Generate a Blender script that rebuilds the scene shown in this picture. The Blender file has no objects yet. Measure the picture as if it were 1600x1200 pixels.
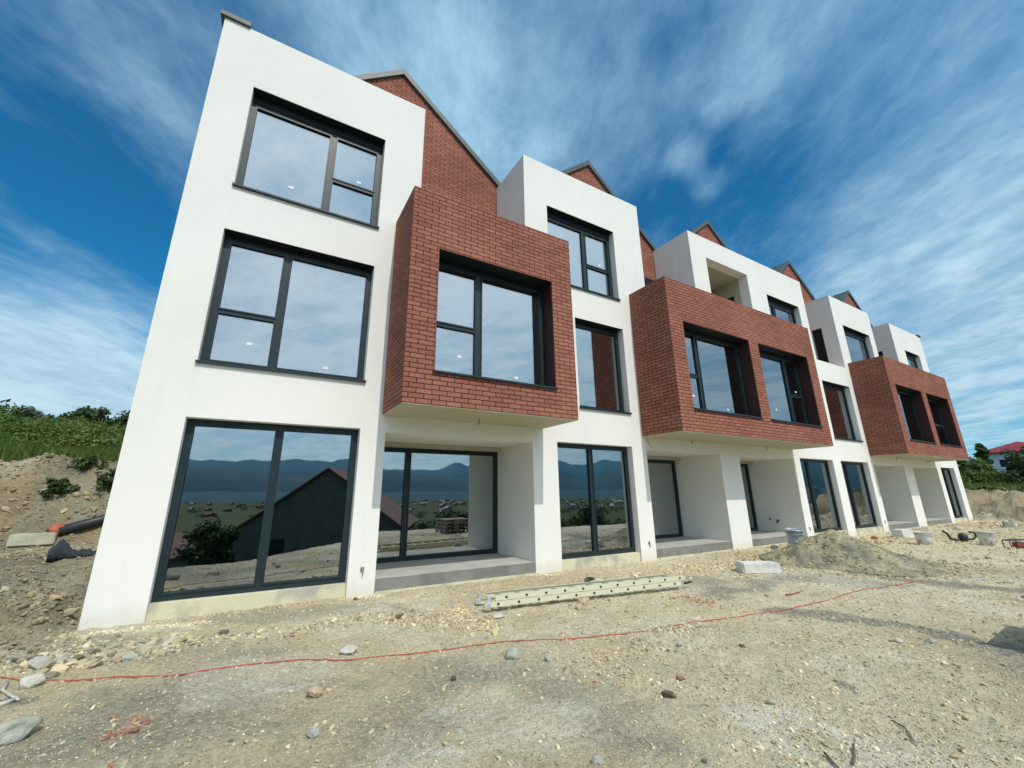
import bpy, bmesh, math, random
import numpy as np
from mathutils import Vector, Matrix
random.seed(7); rng = np.random.default_rng(11)
S = bpy.context.scene; C = S.collection
rad = math.radians

# ------------------------------------------------------------------ camera
CAM_Y, CAM_H = -7.693, 1.6
yaw, pitch, roll = 0.5252, 0.2731, -0.0080
F = 644.7
f = Vector((math.sin(yaw)*math.cos(pitch), math.cos(yaw)*math.cos(pitch), math.sin(pitch)))
r0 = Vector((math.cos(yaw), -math.sin(yaw), 0)); u0 = r0.cross(f)
r = r0*math.cos(roll) + u0*math.sin(roll); u = -r0*math.sin(roll) + u0*math.cos(roll)
cd = bpy.data.cameras.new('camera'); cam = bpy.data.objects.new('camera', cd); C.objects.link(cam)
M = Matrix.Identity(4)
for i in range(3):
    M[i][0] = r[i]; M[i][1] = u[i]; M[i][2] = -f[i]
M[0][3], M[1][3], M[2][3] = 0, CAM_Y, CAM_H
cam.matrix_world = M
cd.sensor_width = 36; cd.lens = F/1600*36
cd.shift_x = (800-789.1)/1600; cd.shift_y = -(600-590.9)/1600
cd.clip_start = .05; cd.clip_end = 20000
S.camera = cam

def ray(px, py):
    d = f + r*((px-789.1)/F) - u*((py-590.9)/F)
    return d
def gp(px, py, z=0.0):            # ground point seen at a pixel of the photo
    d = ray(px, py); t = (z-CAM_H)/d.z
    return (d.x*t, CAM_Y+d.y*t)
def pxm(x, y, z=0):               # photo pixels per metre there
    return F/(Vector((x, y-CAM_Y, z-CAM_H)).dot(f))

# ------------------------------------------------------------------ world, sun, exposure
S.view_settings.view_transform = 'Standard'; S.view_settings.look = 'None'
S.view_settings.exposure = -0.33; S.view_settings.gamma = 1.0
SUN = Vector((0.05, -1.0, 1.338)).normalized()
elev = math.asin(SUN.z); az = math.atan2(SUN.x, SUN.y)      # azimuth clockwise from +Y
W = bpy.data.worlds.new('World'); S.world = W; W.use_nodes = True
nt = W.node_tree; N = nt.nodes; L = nt.links; N.clear()
def nd(tree, t, **k):
    n = tree.nodes.new(t)
    for a, b in k.items(): setattr(n, a, b)
    return n
def mth(tree, op, a, b=None, c=None, clamp=False):
    n = tree.nodes.new('ShaderNodeMath'); n.operation = op; n.use_clamp = clamp
    for i, v in enumerate((a, b, c)):
        if v is None: continue
        if isinstance(v, (int, float)): n.inputs[i].default_value = v
        else: tree.links.new(v, n.inputs[i])
    return n.outputs[0]
def mixc(tree, fac, a, b, mode='MIX'):
    n = tree.nodes.new('ShaderNodeMix'); n.data_type = 'RGBA'; n.blend_type = mode
    for sock, v in ((n.inputs[0], fac), (n.inputs[6], a), (n.inputs[7], b)):
        if isinstance(v, (int, float)): sock.default_value = v
        elif isinstance(v, (tuple, list)): sock.default_value = (*v[:3], 1)
        else: tree.links.new(v, sock)
    return n.outputs[2]
def ramp(tree, v, a, b, lo=0.0, hi=1.0, smooth=True):
    n = tree.nodes.new('ShaderNodeMapRange'); n.interpolation_type = 'SMOOTHSTEP' if smooth else 'LINEAR'
    tree.links.new(v, n.inputs[0])
    for i, x in enumerate((a, b, lo, hi)): n.inputs[i+1].default_value = x
    return n.outputs[0]
def noise(tree, vec, scale, detail=5, rough=.55, dist=0.0, out=0):
    n = tree.nodes.new('ShaderNodeTexNoise'); n.inputs['Scale'].default_value = scale
    n.inputs['Detail'].default_value = detail; n.inputs['Roughness'].default_value = rough
    n.inputs['Distortion'].default_value = dist
    if vec is not None: tree.links.new(vec, n.inputs['Vector'])
    return n.outputs[out]

STR = 0.12
sky = nd(nt, 'ShaderNodeTexSky', sky_type='NISHITA', sun_disc=False)
sky.sun_elevation = elev; sky.sun_rotation = az; sky.altitude = 400; sky.air_density = 1.0
sky.dust_density = 0.6; sky.ozone_density = 2.5
tc = nd(nt, 'ShaderNodeTexCoord'); DIR = tc.outputs['Generated']
sep = nd(nt, 'ShaderNodeSeparateXYZ'); L.new(DIR, sep.inputs[0])
zc = mth(nt, 'MAXIMUM', sep.outputs[2], 0.0); den = mth(nt, 'ADD', zc, 0.10)
X = mth(nt, 'DIVIDE', sep.outputs[0], den); Y = mth(nt, 'DIVIDE', sep.outputs[1], den)
ca, sa = math.cos(yaw+.06), math.sin(yaw+.06)
U = mth(nt, 'ADD', mth(nt, 'MULTIPLY', X, sa), mth(nt, 'MULTIPLY', Y, ca))     # along the view heading
V = mth(nt, 'SUBTRACT', mth(nt, 'MULTIPLY', X, ca), mth(nt, 'MULTIPLY', Y, sa))
def comb(a, b, c=0.0):
    n = nt.nodes.new('ShaderNodeCombineXYZ')
    for i, v in enumerate((a, b, c)):
        if isinstance(v, (int, float)): n.inputs[i].default_value = v
        else: L.new(v, n.inputs[i])
    return n.outputs[0]
P1 = comb(mth(nt, 'MULTIPLY', U, 0.46), mth(nt, 'MULTIPLY', V, 1.05), 3.1)
P2 = comb(mth(nt, 'MULTIPLY', U, 0.8), mth(nt, 'MULTIPLY', V, 1.2), 7.7)
n1 = noise(nt, P1, 1.9, 11, .62, .18)       # streaks
n2 = noise(nt, P2, 1.6, 8, .6, .2)         # patches
n3 = noise(nt, P2, 4.2, 10, .68, .15)        # fine fluff
cov = mth(nt, 'ADD', mth(nt, 'MULTIPLY', n1, .50), mth(nt, 'ADD', mth(nt, 'MULTIPLY', n2, .34), mth(nt, 'MULTIPLY', n3, .32)))
# where banks of cloud and clear patches lie in the sky (directions)
def blob(px, py, radius, amp):
    d = ray(px, py).normalized()
    v = nt.nodes.new('ShaderNodeVectorMath'); v.operation = 'DISTANCE'; L.new(DIR, v.inputs[0]); v.inputs[1].default_value = d
    return mth(nt, 'MULTIPLY', ramp(nt, v.outputs['Value'], 0.0, radius, 1.0, 0.0), amp)
tot = cov
for b in [(20, 560, .42, .36), (200, 640, .25, .12), (40, 320, .30, -.27), (250, 430, .25, -.24), (200, 120, .26, .02), (150, 470, .13, .12), (60, 660, .2, .08), (760, 130, .55, .15), (560, 40, .3, .10),
          (1230, 90, .22, .05), (1200, 330, .34, -.15), (1500, 60, .45, .10), (1420, 500, .40, .16), (1560, 620, .35, .12), (1280, 560, .2, .05),
          (1072, 245, .06, .22), (1100, 288, .055, .17), (1000, 330, .22, -.06), (1590, 330, .35, .12), (1180, 130, .07, .12), (1120, 165, .05, .12), (1075, 30, .12, -.12), (1210, 410, .12, -.06)]:
    tot = mth(nt, 'ADD', tot, blob(*b))
south = ramp(nt, sep.outputs[1], 0.10, -0.5, 0.0, 0.30)      # thicker veil on the valley side
tot = mth(nt, 'ADD', tot, south)
cl = ramp(nt, tot, 0.45, 0.90, 0.0, 1.0, False)
cl = mth(nt, 'POWER', cl, 1.25)
skyc = mixc(nt, 1.0, sky.outputs[0], (0.17, 1.0, 1.30), 'MULTIPLY')
sd = nt.nodes.new('ShaderNodeVectorMath'); sd.operation = 'DOT_PRODUCT'; L.new(DIR, sd.inputs[0]); sd.inputs[1].default_value = SUN
glow = mth(nt, 'ADD', 1.0, mth(nt, 'MULTIPLY', ramp(nt, sd.outputs['Value'], 0.50, 1.0), 2.0))
cbase = mixc(nt, ramp(nt, zc, 0.02, .75), (0.62/STR, 0.86/STR, 1.02/STR), (0.50/STR, 0.84/STR, 1.12/STR))
cbase = mixc(nt, 1.0, cbase, mixc(nt, ramp(nt, mth(nt, 'ADD', mth(nt, 'MULTIPLY', n3, .6), mth(nt, 'MULTIPLY', n1, .4)), .36, .64), (.80, .86, .90), (1.22, 1.16, 1.10)), 'MULTIPLY')
ccol = mixc(nt, ramp(nt, sd.outputs['Value'], 0.45, .95), cbase, (0.535/STR, 0.60/STR, 0.67/STR))
vm = nt.nodes.new('ShaderNodeVectorMath'); vm.operation = 'SCALE'; L.new(ccol, vm.inputs[0]); L.new(glow, vm.inputs['Scale'])
final = mixc(nt, mth(nt, 'MULTIPLY', cl, .93), skyc, vm.outputs[0])
bg = nd(nt, 'ShaderNodeBackground'); L.new(final, bg.inputs[0]); bg.inputs[1].default_value = STR
wo = nd(nt, 'ShaderNodeOutputWorld'); L.new(bg.outputs[0], wo.inputs[0])

sl = bpy.data.lights.new('sun', 'SUN'); sl.energy = 3.7; sl.angle = rad(.5); sl.color = (1.0, .945, .86)
so = bpy.data.objects.new('sun', sl); C.objects.link(so)
so.rotation_euler = SUN.to_track_quat('Z', 'Y').to_euler(); so.location = (0, -20, 30)

# ------------------------------------------------------------------ materials
def mat(name, col, rough=.8, bump=None, var=None, metal=0.0, spec=.3, extra=None):
    m = bpy.data.materials.new(name); m.use_nodes = True; t = m.node_tree; b = t.nodes['Principled BSDF']
    b.inputs['Roughness'].default_value = rough; b.inputs['Metallic'].default_value = metal
    b.inputs['Specular IOR Level'].default_value = spec
    tcn = t.nodes.new('ShaderNodeTexCoord'); ob = tcn.outputs['Object']
    c = None
    if var:
        scale, col2, lo, hi = var
        fac = ramp(t, noise(t, ob, scale, 6, .6), lo, hi)
        c = mixc(t, fac, col, col2); t.links.new(c, b.inputs['Base Color'])
    else: b.inputs['Base Color'].default_value = (*col, 1)
    if bump:
        scale, strength, dist = bump
        bn = t.nodes.new('ShaderNodeBump'); bn.inputs['Strength'].default_value = strength; bn.inputs['Distance'].default_value = dist
        t.links.new(noise(t, ob, scale, 6, .65), bn.inputs['Height']); t.links.new(bn.outputs[0], b.inputs['Normal'])
    return m

M_white = mat('white_render', (.80, .80, .765), .9)
t = M_white.node_tree; b = t.nodes['Principled BSDF']; ob = t.nodes.new('ShaderNodeTexCoord').outputs['Object']
big = ramp(t, noise(t, ob, .5, 5, .6), .3, .75); fine = ramp(t, noise(t, ob, 7, 6, .65), .55, .8)
c1 = mixc(t, big, (.83, .815, .765), (.765, .755, .705)); c2 = mixc(t, mth(t, 'MULTIPLY', fine, .35), c1, (.70, .70, .66))
mp = t.nodes.new('ShaderNodeMapping'); mp.inputs['Scale'].default_value = (3.2, 3.2, .25); t.links.new(ob, mp.inputs[0])
streak = ramp(t, noise(t, mp.outputs[0], 1.6, 5, .6), .56, .8)
c3 = mixc(t, mth(t, 'MULTIPLY', streak, .35), c2, (.66, .655, .61))
spz = t.nodes.new('ShaderNodeSeparateXYZ'); t.links.new(ob, spz.inputs[0])
splash = mth(t, 'MULTIPLY', ramp(t, mth(t, 'ADD', spz.outputs[2], mth(t, 'MULTIPLY', noise(t, ob, 5, 5, .7), .35)), .50, .16), .6)
c4 = mixc(t, splash, c3, (.60, .56, .47))
t.links.new(c4, b.inputs['Base Color'])
bn = t.nodes.new('ShaderNodeBump'); bn.inputs['Strength'].default_value = .35; bn.inputs['Distance'].default_value = .004
hsum = mth(t, 'ADD', noise(t, ob, 260, 3, .6), mth(t, 'MULTIPLY', noise(t, ob, 9, 5, .6), 2.0))
t.links.new(hsum, bn.inputs['Height']); t.links.new(bn.outputs[0], b.inputs['Normal'])

def brick_mat(name, c1, c2, mortar):
    m = bpy.data.materials.new(name); m.use_nodes = True; t = m.node_tree; b = t.nodes['Principled BSDF']
    ob = t.nodes.new('ShaderNodeTexCoord').outputs['Object']
    s = t.nodes.new('ShaderNodeSeparateXYZ'); t.links.new(ob, s.inputs[0])
    g = t.nodes.new('ShaderNodeNewGeometry'); sn = t.nodes.new('ShaderNodeSeparateXYZ'); t.links.new(g.outputs['True Normal'], sn.inputs[0])
    side = mth(t, 'GREATER_THAN', mth(t, 'ABSOLUTE', sn.outputs[0]), .7)
    mx = t.nodes.new('ShaderNodeMix'); mx.data_type = 'FLOAT'; t.links.new(side, mx.inputs[0]); t.links.new(s.outputs[0], mx.inputs[2]); t.links.new(s.outputs[1], mx.inputs[3])
    cb = t.nodes.new('ShaderNodeCombineXYZ'); t.links.new(mx.outputs[0], cb.inputs[0]); t.links.new(mth(t, 'SUBTRACT', s.outputs[2], 3.044-.0035), cb.inputs[1])
    br = t.nodes.new('ShaderNodeTexBrick'); t.links.new(cb.outputs[0], br.inputs['Vector'])
    br.inputs['Scale'].default_value = 1; br.inputs['Brick Width'].default_value = .272; br.inputs['Row Height'].default_value = .0857
    br.inputs['Mortar Size'].default_value = .0068; br.inputs['Mortar Smooth'].default_value = .0; br.inputs['Bias'].default_value = -.1
    br.inputs['Color1'].default_value = (*c1, 1); br.inputs['Color2'].default_value = (*c2, 1); br.inputs['Mortar'].default_value = (*mortar, 1)
    br.offset = .5
    n_ = ramp(t, noise(t, ob, 28, 5, .6), .3, .8, .78, 1.16); big = ramp(t, noise(t, ob, .7, 4, .6), .3, .75, .88, 1.12)
    mul = t.nodes.new('ShaderNodeVectorMath'); mul.operation = 'SCALE'; t.links.new(br.outputs[0], mul.inputs[0]); t.links.new(mth(t, 'MULTIPLY', n_, big), mul.inputs['Scale'])
    t.links.new(mul.outputs[0], b.inputs['Base Color']); b.inputs['Roughness'].default_value = .9; b.inputs['Specular IOR Level'].default_value = .08
    bn = t.nodes.new('ShaderNodeBump'); bn.inputs['Strength'].default_value = .8; bn.inputs['Distance'].default_value = .006; bn.invert = False
    hh = mth(t, 'ADD', mth(t, 'SUBTRACT', 1.0, br.outputs['Fac']), mth(t, 'MULTIPLY', noise(t, ob, 120, 4, .6), .15))
    t.links.new(hh, bn.inputs['Height']); t.links.new(bn.outputs[0], b.inputs['Normal'])
    return m
M_brick = brick_mat('red_clinker_brick', (.40, .165, .118), (.31, .118, .084), (.034, .019, .015))
M_frame = mat('anthracite_frame', (.012, .026, .032), .42, None, (3, (.018, .034, .041), .3, .8), spec=.35)
M_lining = mat('black_lining', (.010, .014, .017), .6)
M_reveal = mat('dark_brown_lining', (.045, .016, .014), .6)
M_roof = mat('grey_sheet_roof', (.055, .072, .074), .5, (5, .2, .01), (2, (.085, .10, .10), .35, .8), spec=.4)
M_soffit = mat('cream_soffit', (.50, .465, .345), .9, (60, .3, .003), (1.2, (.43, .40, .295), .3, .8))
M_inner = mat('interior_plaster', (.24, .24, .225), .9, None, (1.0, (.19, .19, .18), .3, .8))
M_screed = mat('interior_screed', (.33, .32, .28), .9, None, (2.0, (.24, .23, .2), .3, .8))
M_conc = mat('concrete', (.30, .30, .28), .92, (25, .8, .012), (1.4, (.23, .235, .225), .35, .7))
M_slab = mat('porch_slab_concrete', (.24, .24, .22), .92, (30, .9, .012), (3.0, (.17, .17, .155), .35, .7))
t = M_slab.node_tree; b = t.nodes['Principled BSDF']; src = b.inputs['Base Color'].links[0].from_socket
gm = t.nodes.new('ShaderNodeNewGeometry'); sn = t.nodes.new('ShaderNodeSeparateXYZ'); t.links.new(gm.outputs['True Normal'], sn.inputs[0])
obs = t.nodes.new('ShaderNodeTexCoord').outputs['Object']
dusty_lit_top = mixc(t, ramp(t, noise(t, obs, 3, 6, .65), .35, .7), (.47, .46, .41), (.37, .365, .33))
t.links.new(mixc(t, ramp(t, sn.outputs[2], .4, .9), src, dusty_lit_top), b.inputs['Base Color'])  # upward faces painted paler: dust plus sunlight put into the colour
M_foam = mat('pale_plinth_foam', (.62, .58, .40), .9, (18, .5, .01), (1.8, (.40, .39, .32), .45, .65))
M_alu = mat('aluminium', (.62, .63, .62), .45, None, (9, (.45, .46, .45), .3, .8), metal=.6)
M_sticker = mat('white_sticker', (.8, .8, .78), .6)
M_block = mat('aerated_block', (.66, .65, .60), .95, (30, .7, .012), (5, (.50, .49, .44), .4, .8))
M_blockold = mat('old_concrete_block', (.50, .48, .38), .95, (20, .7, .012), (4, (.38, .36, .28), .4, .8))
M_black = mat('black_plastic', (.02, .022, .025), .5, spec=.5)
M_orange = mat('orange_plastic', (.38, .12, .06), .55)
M_redcord = mat('red_cord', (.40, .085, .055), .8, None, (6, (.30, .10, .07), .4, .7))
M_yellow = mat('yellow_rag', (.50, .47, .20), .8)
M_wire = mat('wire_insulation', (.25, .2, .14), .6)

def glass_mat():
    m = bpy.data.materials.new('window_glass'); m.use_nodes = True; t = m.node_tree; t.nodes.clear()
    lw = t.nodes.new('ShaderNodeLayerWeight'); lw.inputs['Blend'].default_value = .18
    fac = ramp(t, lw.outputs['Fresnel'], 0.0, 1.0, .40, 1.0, False)
    tr = t.nodes.new('ShaderNodeBsdfTransparent'); tr.inputs[0].default_value = (.62, .68, .65, 1)
    gl = t.nodes.new('ShaderNodeBsdfGlossy'); gl.inputs['Roughness'].default_value = .0; gl.inputs[0].default_value = (.88, .93, .97, 1)
    ob = t.nodes.new('ShaderNodeTexCoord').outputs['Object']
    bn = t.nodes.new('ShaderNodeBump'); bn.inputs['Strength'].default_value = .04; bn.inputs['Distance'].default_value = .02
    t.links.new(noise(t, ob, .9, 2, .5), bn.inputs['Height']); t.links.new(bn.outputs[0], gl.inputs['Normal'])
    mx = t.nodes.new('ShaderNodeMixShader'); t.links.new(fac, mx.inputs[0]); t.links.new(tr.outputs[0], mx.inputs[1]); t.links.new(gl.outputs[0], mx.inputs[2])
    o = t.nodes.new('ShaderNodeOutputMaterial'); t.links.new(mx.outputs[0], o.inputs[0])
    return m
M_glass = glass_mat()

# ------------------------------------------------------------------ mesh helpers
class MB:
    def __init__(s): s.v = []; s.f = []; s.m = []
    def add(s, vs, fs, mi=0):
        o = len(s.v); s.v += [tuple(p) for p in vs]; s.f += [tuple(i+o for i in q) for q in fs]; s.m += [mi]*len(fs); return s
    def box(s, x0, x1, y0, y1, z0, z1, mi=0):
        return s.add([(x0,y0,z0),(x1,y0,z0),(x1,y1,z0),(x0,y1,z0),(x0,y0,z1),(x1,y0,z1),(x1,y1,z1),(x0,y1,z1)],
                     [(0,3,2,1),(4,5,6,7),(0,1,5,4),(1,2,6,5),(2,3,7,6),(3,0,4,7)], mi)
    def tube(s, pts, rr, n=8, mi=0, closed=False):
        pts = [Vector(p) for p in pts]; k = len(pts); rr = rr if isinstance(rr, (list, tuple)) else [rr]*k
        vs = []; up = None
        for i, p in enumerate(pts):
            a = pts[(i-1) % k] if (closed or i > 0) else p; c_ = pts[(i+1) % k] if (closed or i < k-1) else p
            d = (c_-a).normalized()
            if up is None: up = Vector((0,0,1)) if abs(d.z) < .9 else Vector((1,0,0))
            e1 = d.cross(up).normalized(); e2 = e1.cross(d).normalized(); up = e2
            for j in range(n):
                t_ = 2*math.pi*j/n; vs.append(p+(e1*math.cos(t_)+e2*math.sin(t_))*rr[i])
        fs = []
        for i in range(k if closed else k-1):
            for j in range(n):
                a = i*n+j; b_ = i*n+(j+1) % n; c_ = ((i+1) % k)*n+(j+1) % n; d = ((i+1) % k)*n+j
                fs.append((a, b_, c_, d))
        if not closed: fs += [tuple(range(n))[::-1], tuple(range((k-1)*n, k*n))]
        return s.add(vs, fs, mi)
    def lathe(s, prof, n=28, mi=0, c=(0,0,0)):
        vs = []; fs = []
        for (rr, z) in prof:
            for j in range(n):
                t_ = 2*math.pi*j/n; vs.append((c[0]+rr*math.cos(t_), c[1]+rr*math.sin(t_), c[2]+z))
        for i in range(len(prof)-1):
            for j in range(n):
                fs.append((i*n+j, i*n+(j+1) % n, (i+1)*n+(j+1) % n, (i+1)*n+j))
        return s.add(vs, fs, mi)
    def cells(s, a, z, fill, b0, b1, axis='y', mi=0):
        """grid of cells in the (a,z) plane, solid between b0 and b1 along the axis"""
        def P(aa, bb, zz): return (aa, bb, zz) if axis == 'y' else (bb, aa, zz)
        na, nz = len(a)-1, len(z)-1
        F_ = lambda i, j: 0 <= i < na and 0 <= j < nz and fill[i][j]
        for i in range(na):
            for j in range(nz):
                if not F_(i, j): continue
                A0, A1, Z0, Z1 = a[i], a[i+1], z[j], z[j+1]
                qs = [[P(A0,b0,Z0),P(A1,b0,Z0),P(A1,b0,Z1),P(A0,b0,Z1)], [P(A0,b1,Z0),P(A0,b1,Z1),P(A1,b1,Z1),P(A1,b1,Z0)]]
                if not F_(i-1,j): qs.append([P(A0,b0,Z0),P(A0,b0,Z1),P(A0,b1,Z1),P(A0,b1,Z0)])
                if not F_(i+1,j): qs.append([P(A1,b0,Z0),P(A1,b1,Z0),P(A1,b1,Z1),P(A1,b0,Z1)])
                if not F_(i,j-1): qs.append([P(A0,b0,Z0),P(A0,b1,Z0),P(A1,b1,Z0),P(A1,b0,Z0)])
                if not F_(i,j+1): qs.append([P(A0,b0,Z1),P(A1,b0,Z1),P(A1,b1,Z1),P(A0,b1,Z1)])
                for q in qs:
                    if axis == 'x': q = q[::-1]
                    s.add(q, [(0,1,2,3)], mi)
        return s
    def wall(s, a0, a1, z0, z1, holes, b0, b1, axis='y', cut=(), mi=0):
        A = sorted({a0, a1, *[min(max(h[k], a0), a1) for h in list(holes)+list(cut) for k in (0, 1)]})
        Z = sorted({z0, z1, *[min(max(h[k], z0), z1) for h in list(holes)+list(cut) for k in (2, 3)]})
        fill = [[not any(h[0] < (A[i]+A[i+1])/2 < h[1] and h[2] < (Z[j]+Z[j+1])/2 < h[3] for h in list(holes)+list(cut))
                 for j in range(len(Z)-1)] for i in range(len(A)-1)]
        return s.cells(A, Z, fill, b0, b1, axis, mi)
    def build(s, name, mats, parent=None, smooth=False, loc=None, bevel=0):
        me = bpy.data.meshes.new(name); me.from_pydata(s.v, [], s.f)
        for m in (mats if isinstance(mats, (list, tuple)) else [mats]): me.materials.append(m)
        me.polygons.foreach_set('material_index', s.m)
        if smooth: me.polygons.foreach_set('use_smooth', [True]*len(me.polygons))
        me.update()
        bm = bmesh.new(); bm.from_mesh(me); bmesh.ops.remove_doubles(bm, verts=bm.verts, dist=1e-5)
        if bevel: bmesh.ops.bevel(bm, geom=[e for e in bm.edges if len(e.link_faces) == 2 and e.calc_face_angle(0) > .5], offset=bevel, segments=2, affect='EDGES', profile=.6)
        bm.to_mesh(me); bm.free()
        o = bpy.data.objects.new(name, me); C.objects.link(o)
        if parent: o.parent = parent
        if loc: o.location = loc
        return o
def np_mesh(name, V_, F_, mats, parent=None, smooth=False, attrs=None, midx=None):
    me = bpy.data.meshes.new(name); V_ = np.asarray(V_, np.float32); F_ = np.asarray(F_, np.int32)
    me.vertices.add(len(V_)); me.vertices.foreach_set('co', V_.ravel())
    k = F_.shape[1]; me.loops.add(F_.size); me.loops.foreach_set('vertex_index', F_.ravel())
    me.polygons.add(len(F_)); me.polygons.foreach_set('loop_start', np.arange(0, F_.size, k, dtype=np.int32))
    try: me.polygons.foreach_set('loop_total', np.full(len(F_), k, np.int32))
    except Exception: pass
    for m in (mats if isinstance(mats, (list, tuple)) else [mats]): me.materials.append(m)
    me.polygons.foreach_set('use_smooth', np.full(len(F_), smooth))
    if midx is not None: me.polygons.foreach_set('material_index', np.asarray(midx, np.int32))
    for n_, (dom, arr) in (attrs or {}).items():
        at = me.attributes.new(n_, 'FLOAT_COLOR', dom); at.data.foreach_set('color', np.asarray(arr, np.float32).ravel())
    me.update(calc_edges=True); me.validate()
    o = bpy.data.objects.new(name, me); C.objects.link(o)
    if parent: o.parent = parent
    return o
def tag(o, label=None, cat=None, group=None, kind=None):
    if label: o['label'] = label
    if cat: o['category'] = cat
    if group: o['group'] = group
    if kind: o['kind'] = kind
    return o
def empty(name, loc, rz=0.0):
    o = bpy.data.objects.new(name, None); C.objects.link(o); o.location = loc; o.rotation_euler = (0, 0, rz); o.empty_display_size = .2
    return o

# ------------------------------------------------------------------ numeric noise and the terrain
def vnoise(x, y, seed=0):
    xi = np.floor(x).astype(np.int64); yi = np.floor(y).astype(np.int64); xf = x-xi; yf = y-yi
    def h(a, b_):
        n = (a*374761393 + b_*668265263 + seed*1442695041) & 0xffffffff
        n = ((n ^ (n >> 13))*1274126177) & 0xffffffff; n = n ^ (n >> 16)
        return (n & 0xffff)/65535.0
    sx = xf*xf*(3-2*xf); sy = yf*yf*(3-2*yf)
    return (h(xi, yi)*(1-sx)+h(xi+1, yi)*sx)*(1-sy)+(h(xi, yi+1)*(1-sx)+h(xi+1, yi+1)*sx)*sy
def fbm(x, y, seed=0, oct=4, gain=.5):
    a, s_, t_ = 1.0, 0.0, 0.0
    for k in range(oct):
        s_ = s_+a*vnoise(x*2**k+k*17.3, y*2**k-k*9.1, seed+k); t_ += a; a *= gain
    return s_/t_-.5
def ss(v): v = np.clip(v, 0, 1); return v*v*(3-2*v)
def terrain(x, y, rough=True):
    x = np.asarray(x, float); y = np.asarray(y, float)
    left = np.maximum(ss((-1.78-x)/.35), ss((y-13)/3.0))
    pl = .55*ss((y+.9)/3.3)
    bank = 1.95*ss((y-5.2-.3*fbm(x*.7, y*0, 5)*3)/2.7)+np.clip(y-8, 0, 18)*.135
    h = left*(pl+bank)
    rb = 1.45*ss((x-34.2-1.5*fbm(y*.5, x*0, 8))/4.5)+np.clip(x-40, 0, 60)*.042
    h = np.maximum(h, rb*ss((y+12)/5.0)*(1-0*x))
    v = np.clip(-9.0+4.2*ss((4-x)/5.0)-y, 0, 900); h = h-np.minimum(v, 14)*.33-np.clip(v-14, 0, 300)*.085
    if rough:
        bk = left*ss((y-5)/.8)*(1-ss((y-9)/2)); rk = ss((x-34)/1)*(1-ss((x-41)/3))
        bk2 = left*ss((y+.9)/.6)*(1-ss((y-2.6)/.6))
        flat = 1.0
        n = fbm(x*1.1, y*1.1, 1, 3)*.05+fbm(x*5, y*5, 2, 3)*.028+fbm(x*15, y*15, 3, 2)*.022
        h = h+n*flat+bk*fbm(x*1.6, y*1.6, 21, 4)*.6+rk*(fbm(x*.9, y*.9, 22, 5)*1.3-.25*np.abs(fbm(x*2.2, y*2.2, 23, 4)))+bk2*fbm(x*2.4, y*2.4, 31, 5)*.55
        far = np.clip((np.hypot(x, y)-60)/200, 0, 1); h = h+far*fbm(x*.01, y*.01, 41, 3)*10
    return h
def TZ(x, y): return float(terrain(np.array([x]), np.array([y]))[0])

def axis(segs):
    out = [segs[0][0]]
    for a, b_, st in segs:
        n = max(1, int(round((b_-a)/st))); out += list(np.linspace(a, b_, n+1)[1:])
    return np.array(out)
gx = axis([(-3000,-400,260),(-400,-60,20),(-60,-16,2),(-16,-6,.22),(-6,-3,.07),(-3,11,.034),(11,36,.11),(36,46,.3),(46,110,2),(110,500,30),(500,3000,250)])
gy = axis([(-3000,-400,260),(-400,-60,20),(-60,-24,2),(-24,-7.4,.4),(-7.4,.4,.034),(.4,3.2,.09),(3.2,9.2,.11),(9.2,36,.6),(36,110,4),(110,500,30),(500,2500,250)])
GX, GY = np.meshgrid(gx, gy); GZ = terrain(GX, GY)
nx_, ny_ = len(gx), len(gy)
idx = np.arange(nx_*ny_).reshape(ny_, nx_)
Fq = np.stack([idx[:-1,:-1], idx[:-1,1:], idx[1:,1:], idx[1:,:-1]], -1).reshape(-1, 4)
Vq = np.stack([GX, GY, GZ], -1).reshape(-1, 3)
# colour fields of the soil: r = grey gravel, g = pale dust, b = grass, a = ochre clay
px_, py_ = GX.ravel(), GY.ravel()
wx = px_+fbm(px_*1.7, py_*1.7, 51, 4)*1.1; wy = py_+fbm(px_*1.7, py_*1.7, 61, 4)*.8
def seg(a, b_, w):
    a = np.array(a); b_ = np.array(b_); d = b_-a; t_ = np.clip(((wx-a[0])*d[0]+(wy-a[1])*d[1])/(d@d), 0, 1)
    return 1-ss((np.hypot(wx-a[0]-t_*d[0], wy-a[1]-t_*d[1])/w-.35)/.65)
def pseg(p, q, w): return seg(gp(*p), gp(*q), w)
grey = np.zeros_like(px_)
for p, q, w, k in [((1235,952),(1420,985),.30,1.1),((1420,985),(1600,1030),.30,1.1),((1130,930),(1240,898),.34,.9),((1240,905),(1400,915),.28,.8),((1400,905),(1600,925),.55,1.0),
                   ((1560,935),(1600,942),.2,.8),((60,1000),(300,1010),.5,.6),((150,1100),(480,1070),.36,.6),((380,960),(600,950),.4,.6),((40,1030),(120,1020),.3,.8),((620,960),(720,970),.35,.6),
                   ((1030,985),(1090,985),.13,1),((0,1105),(40,1100),.16,1),((1295,1072),(1305,1080),.07,1.3),((1230,900),(1300,905),.4,.6)]:
    grey = np.maximum(grey, k*pseg(p, q, w))
grey = np.maximum(grey, .75*ss((fbm(px_*.45, py_*.45, 71, 5)-.06)/.16))
dust = np.zeros_like(px_)
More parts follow.
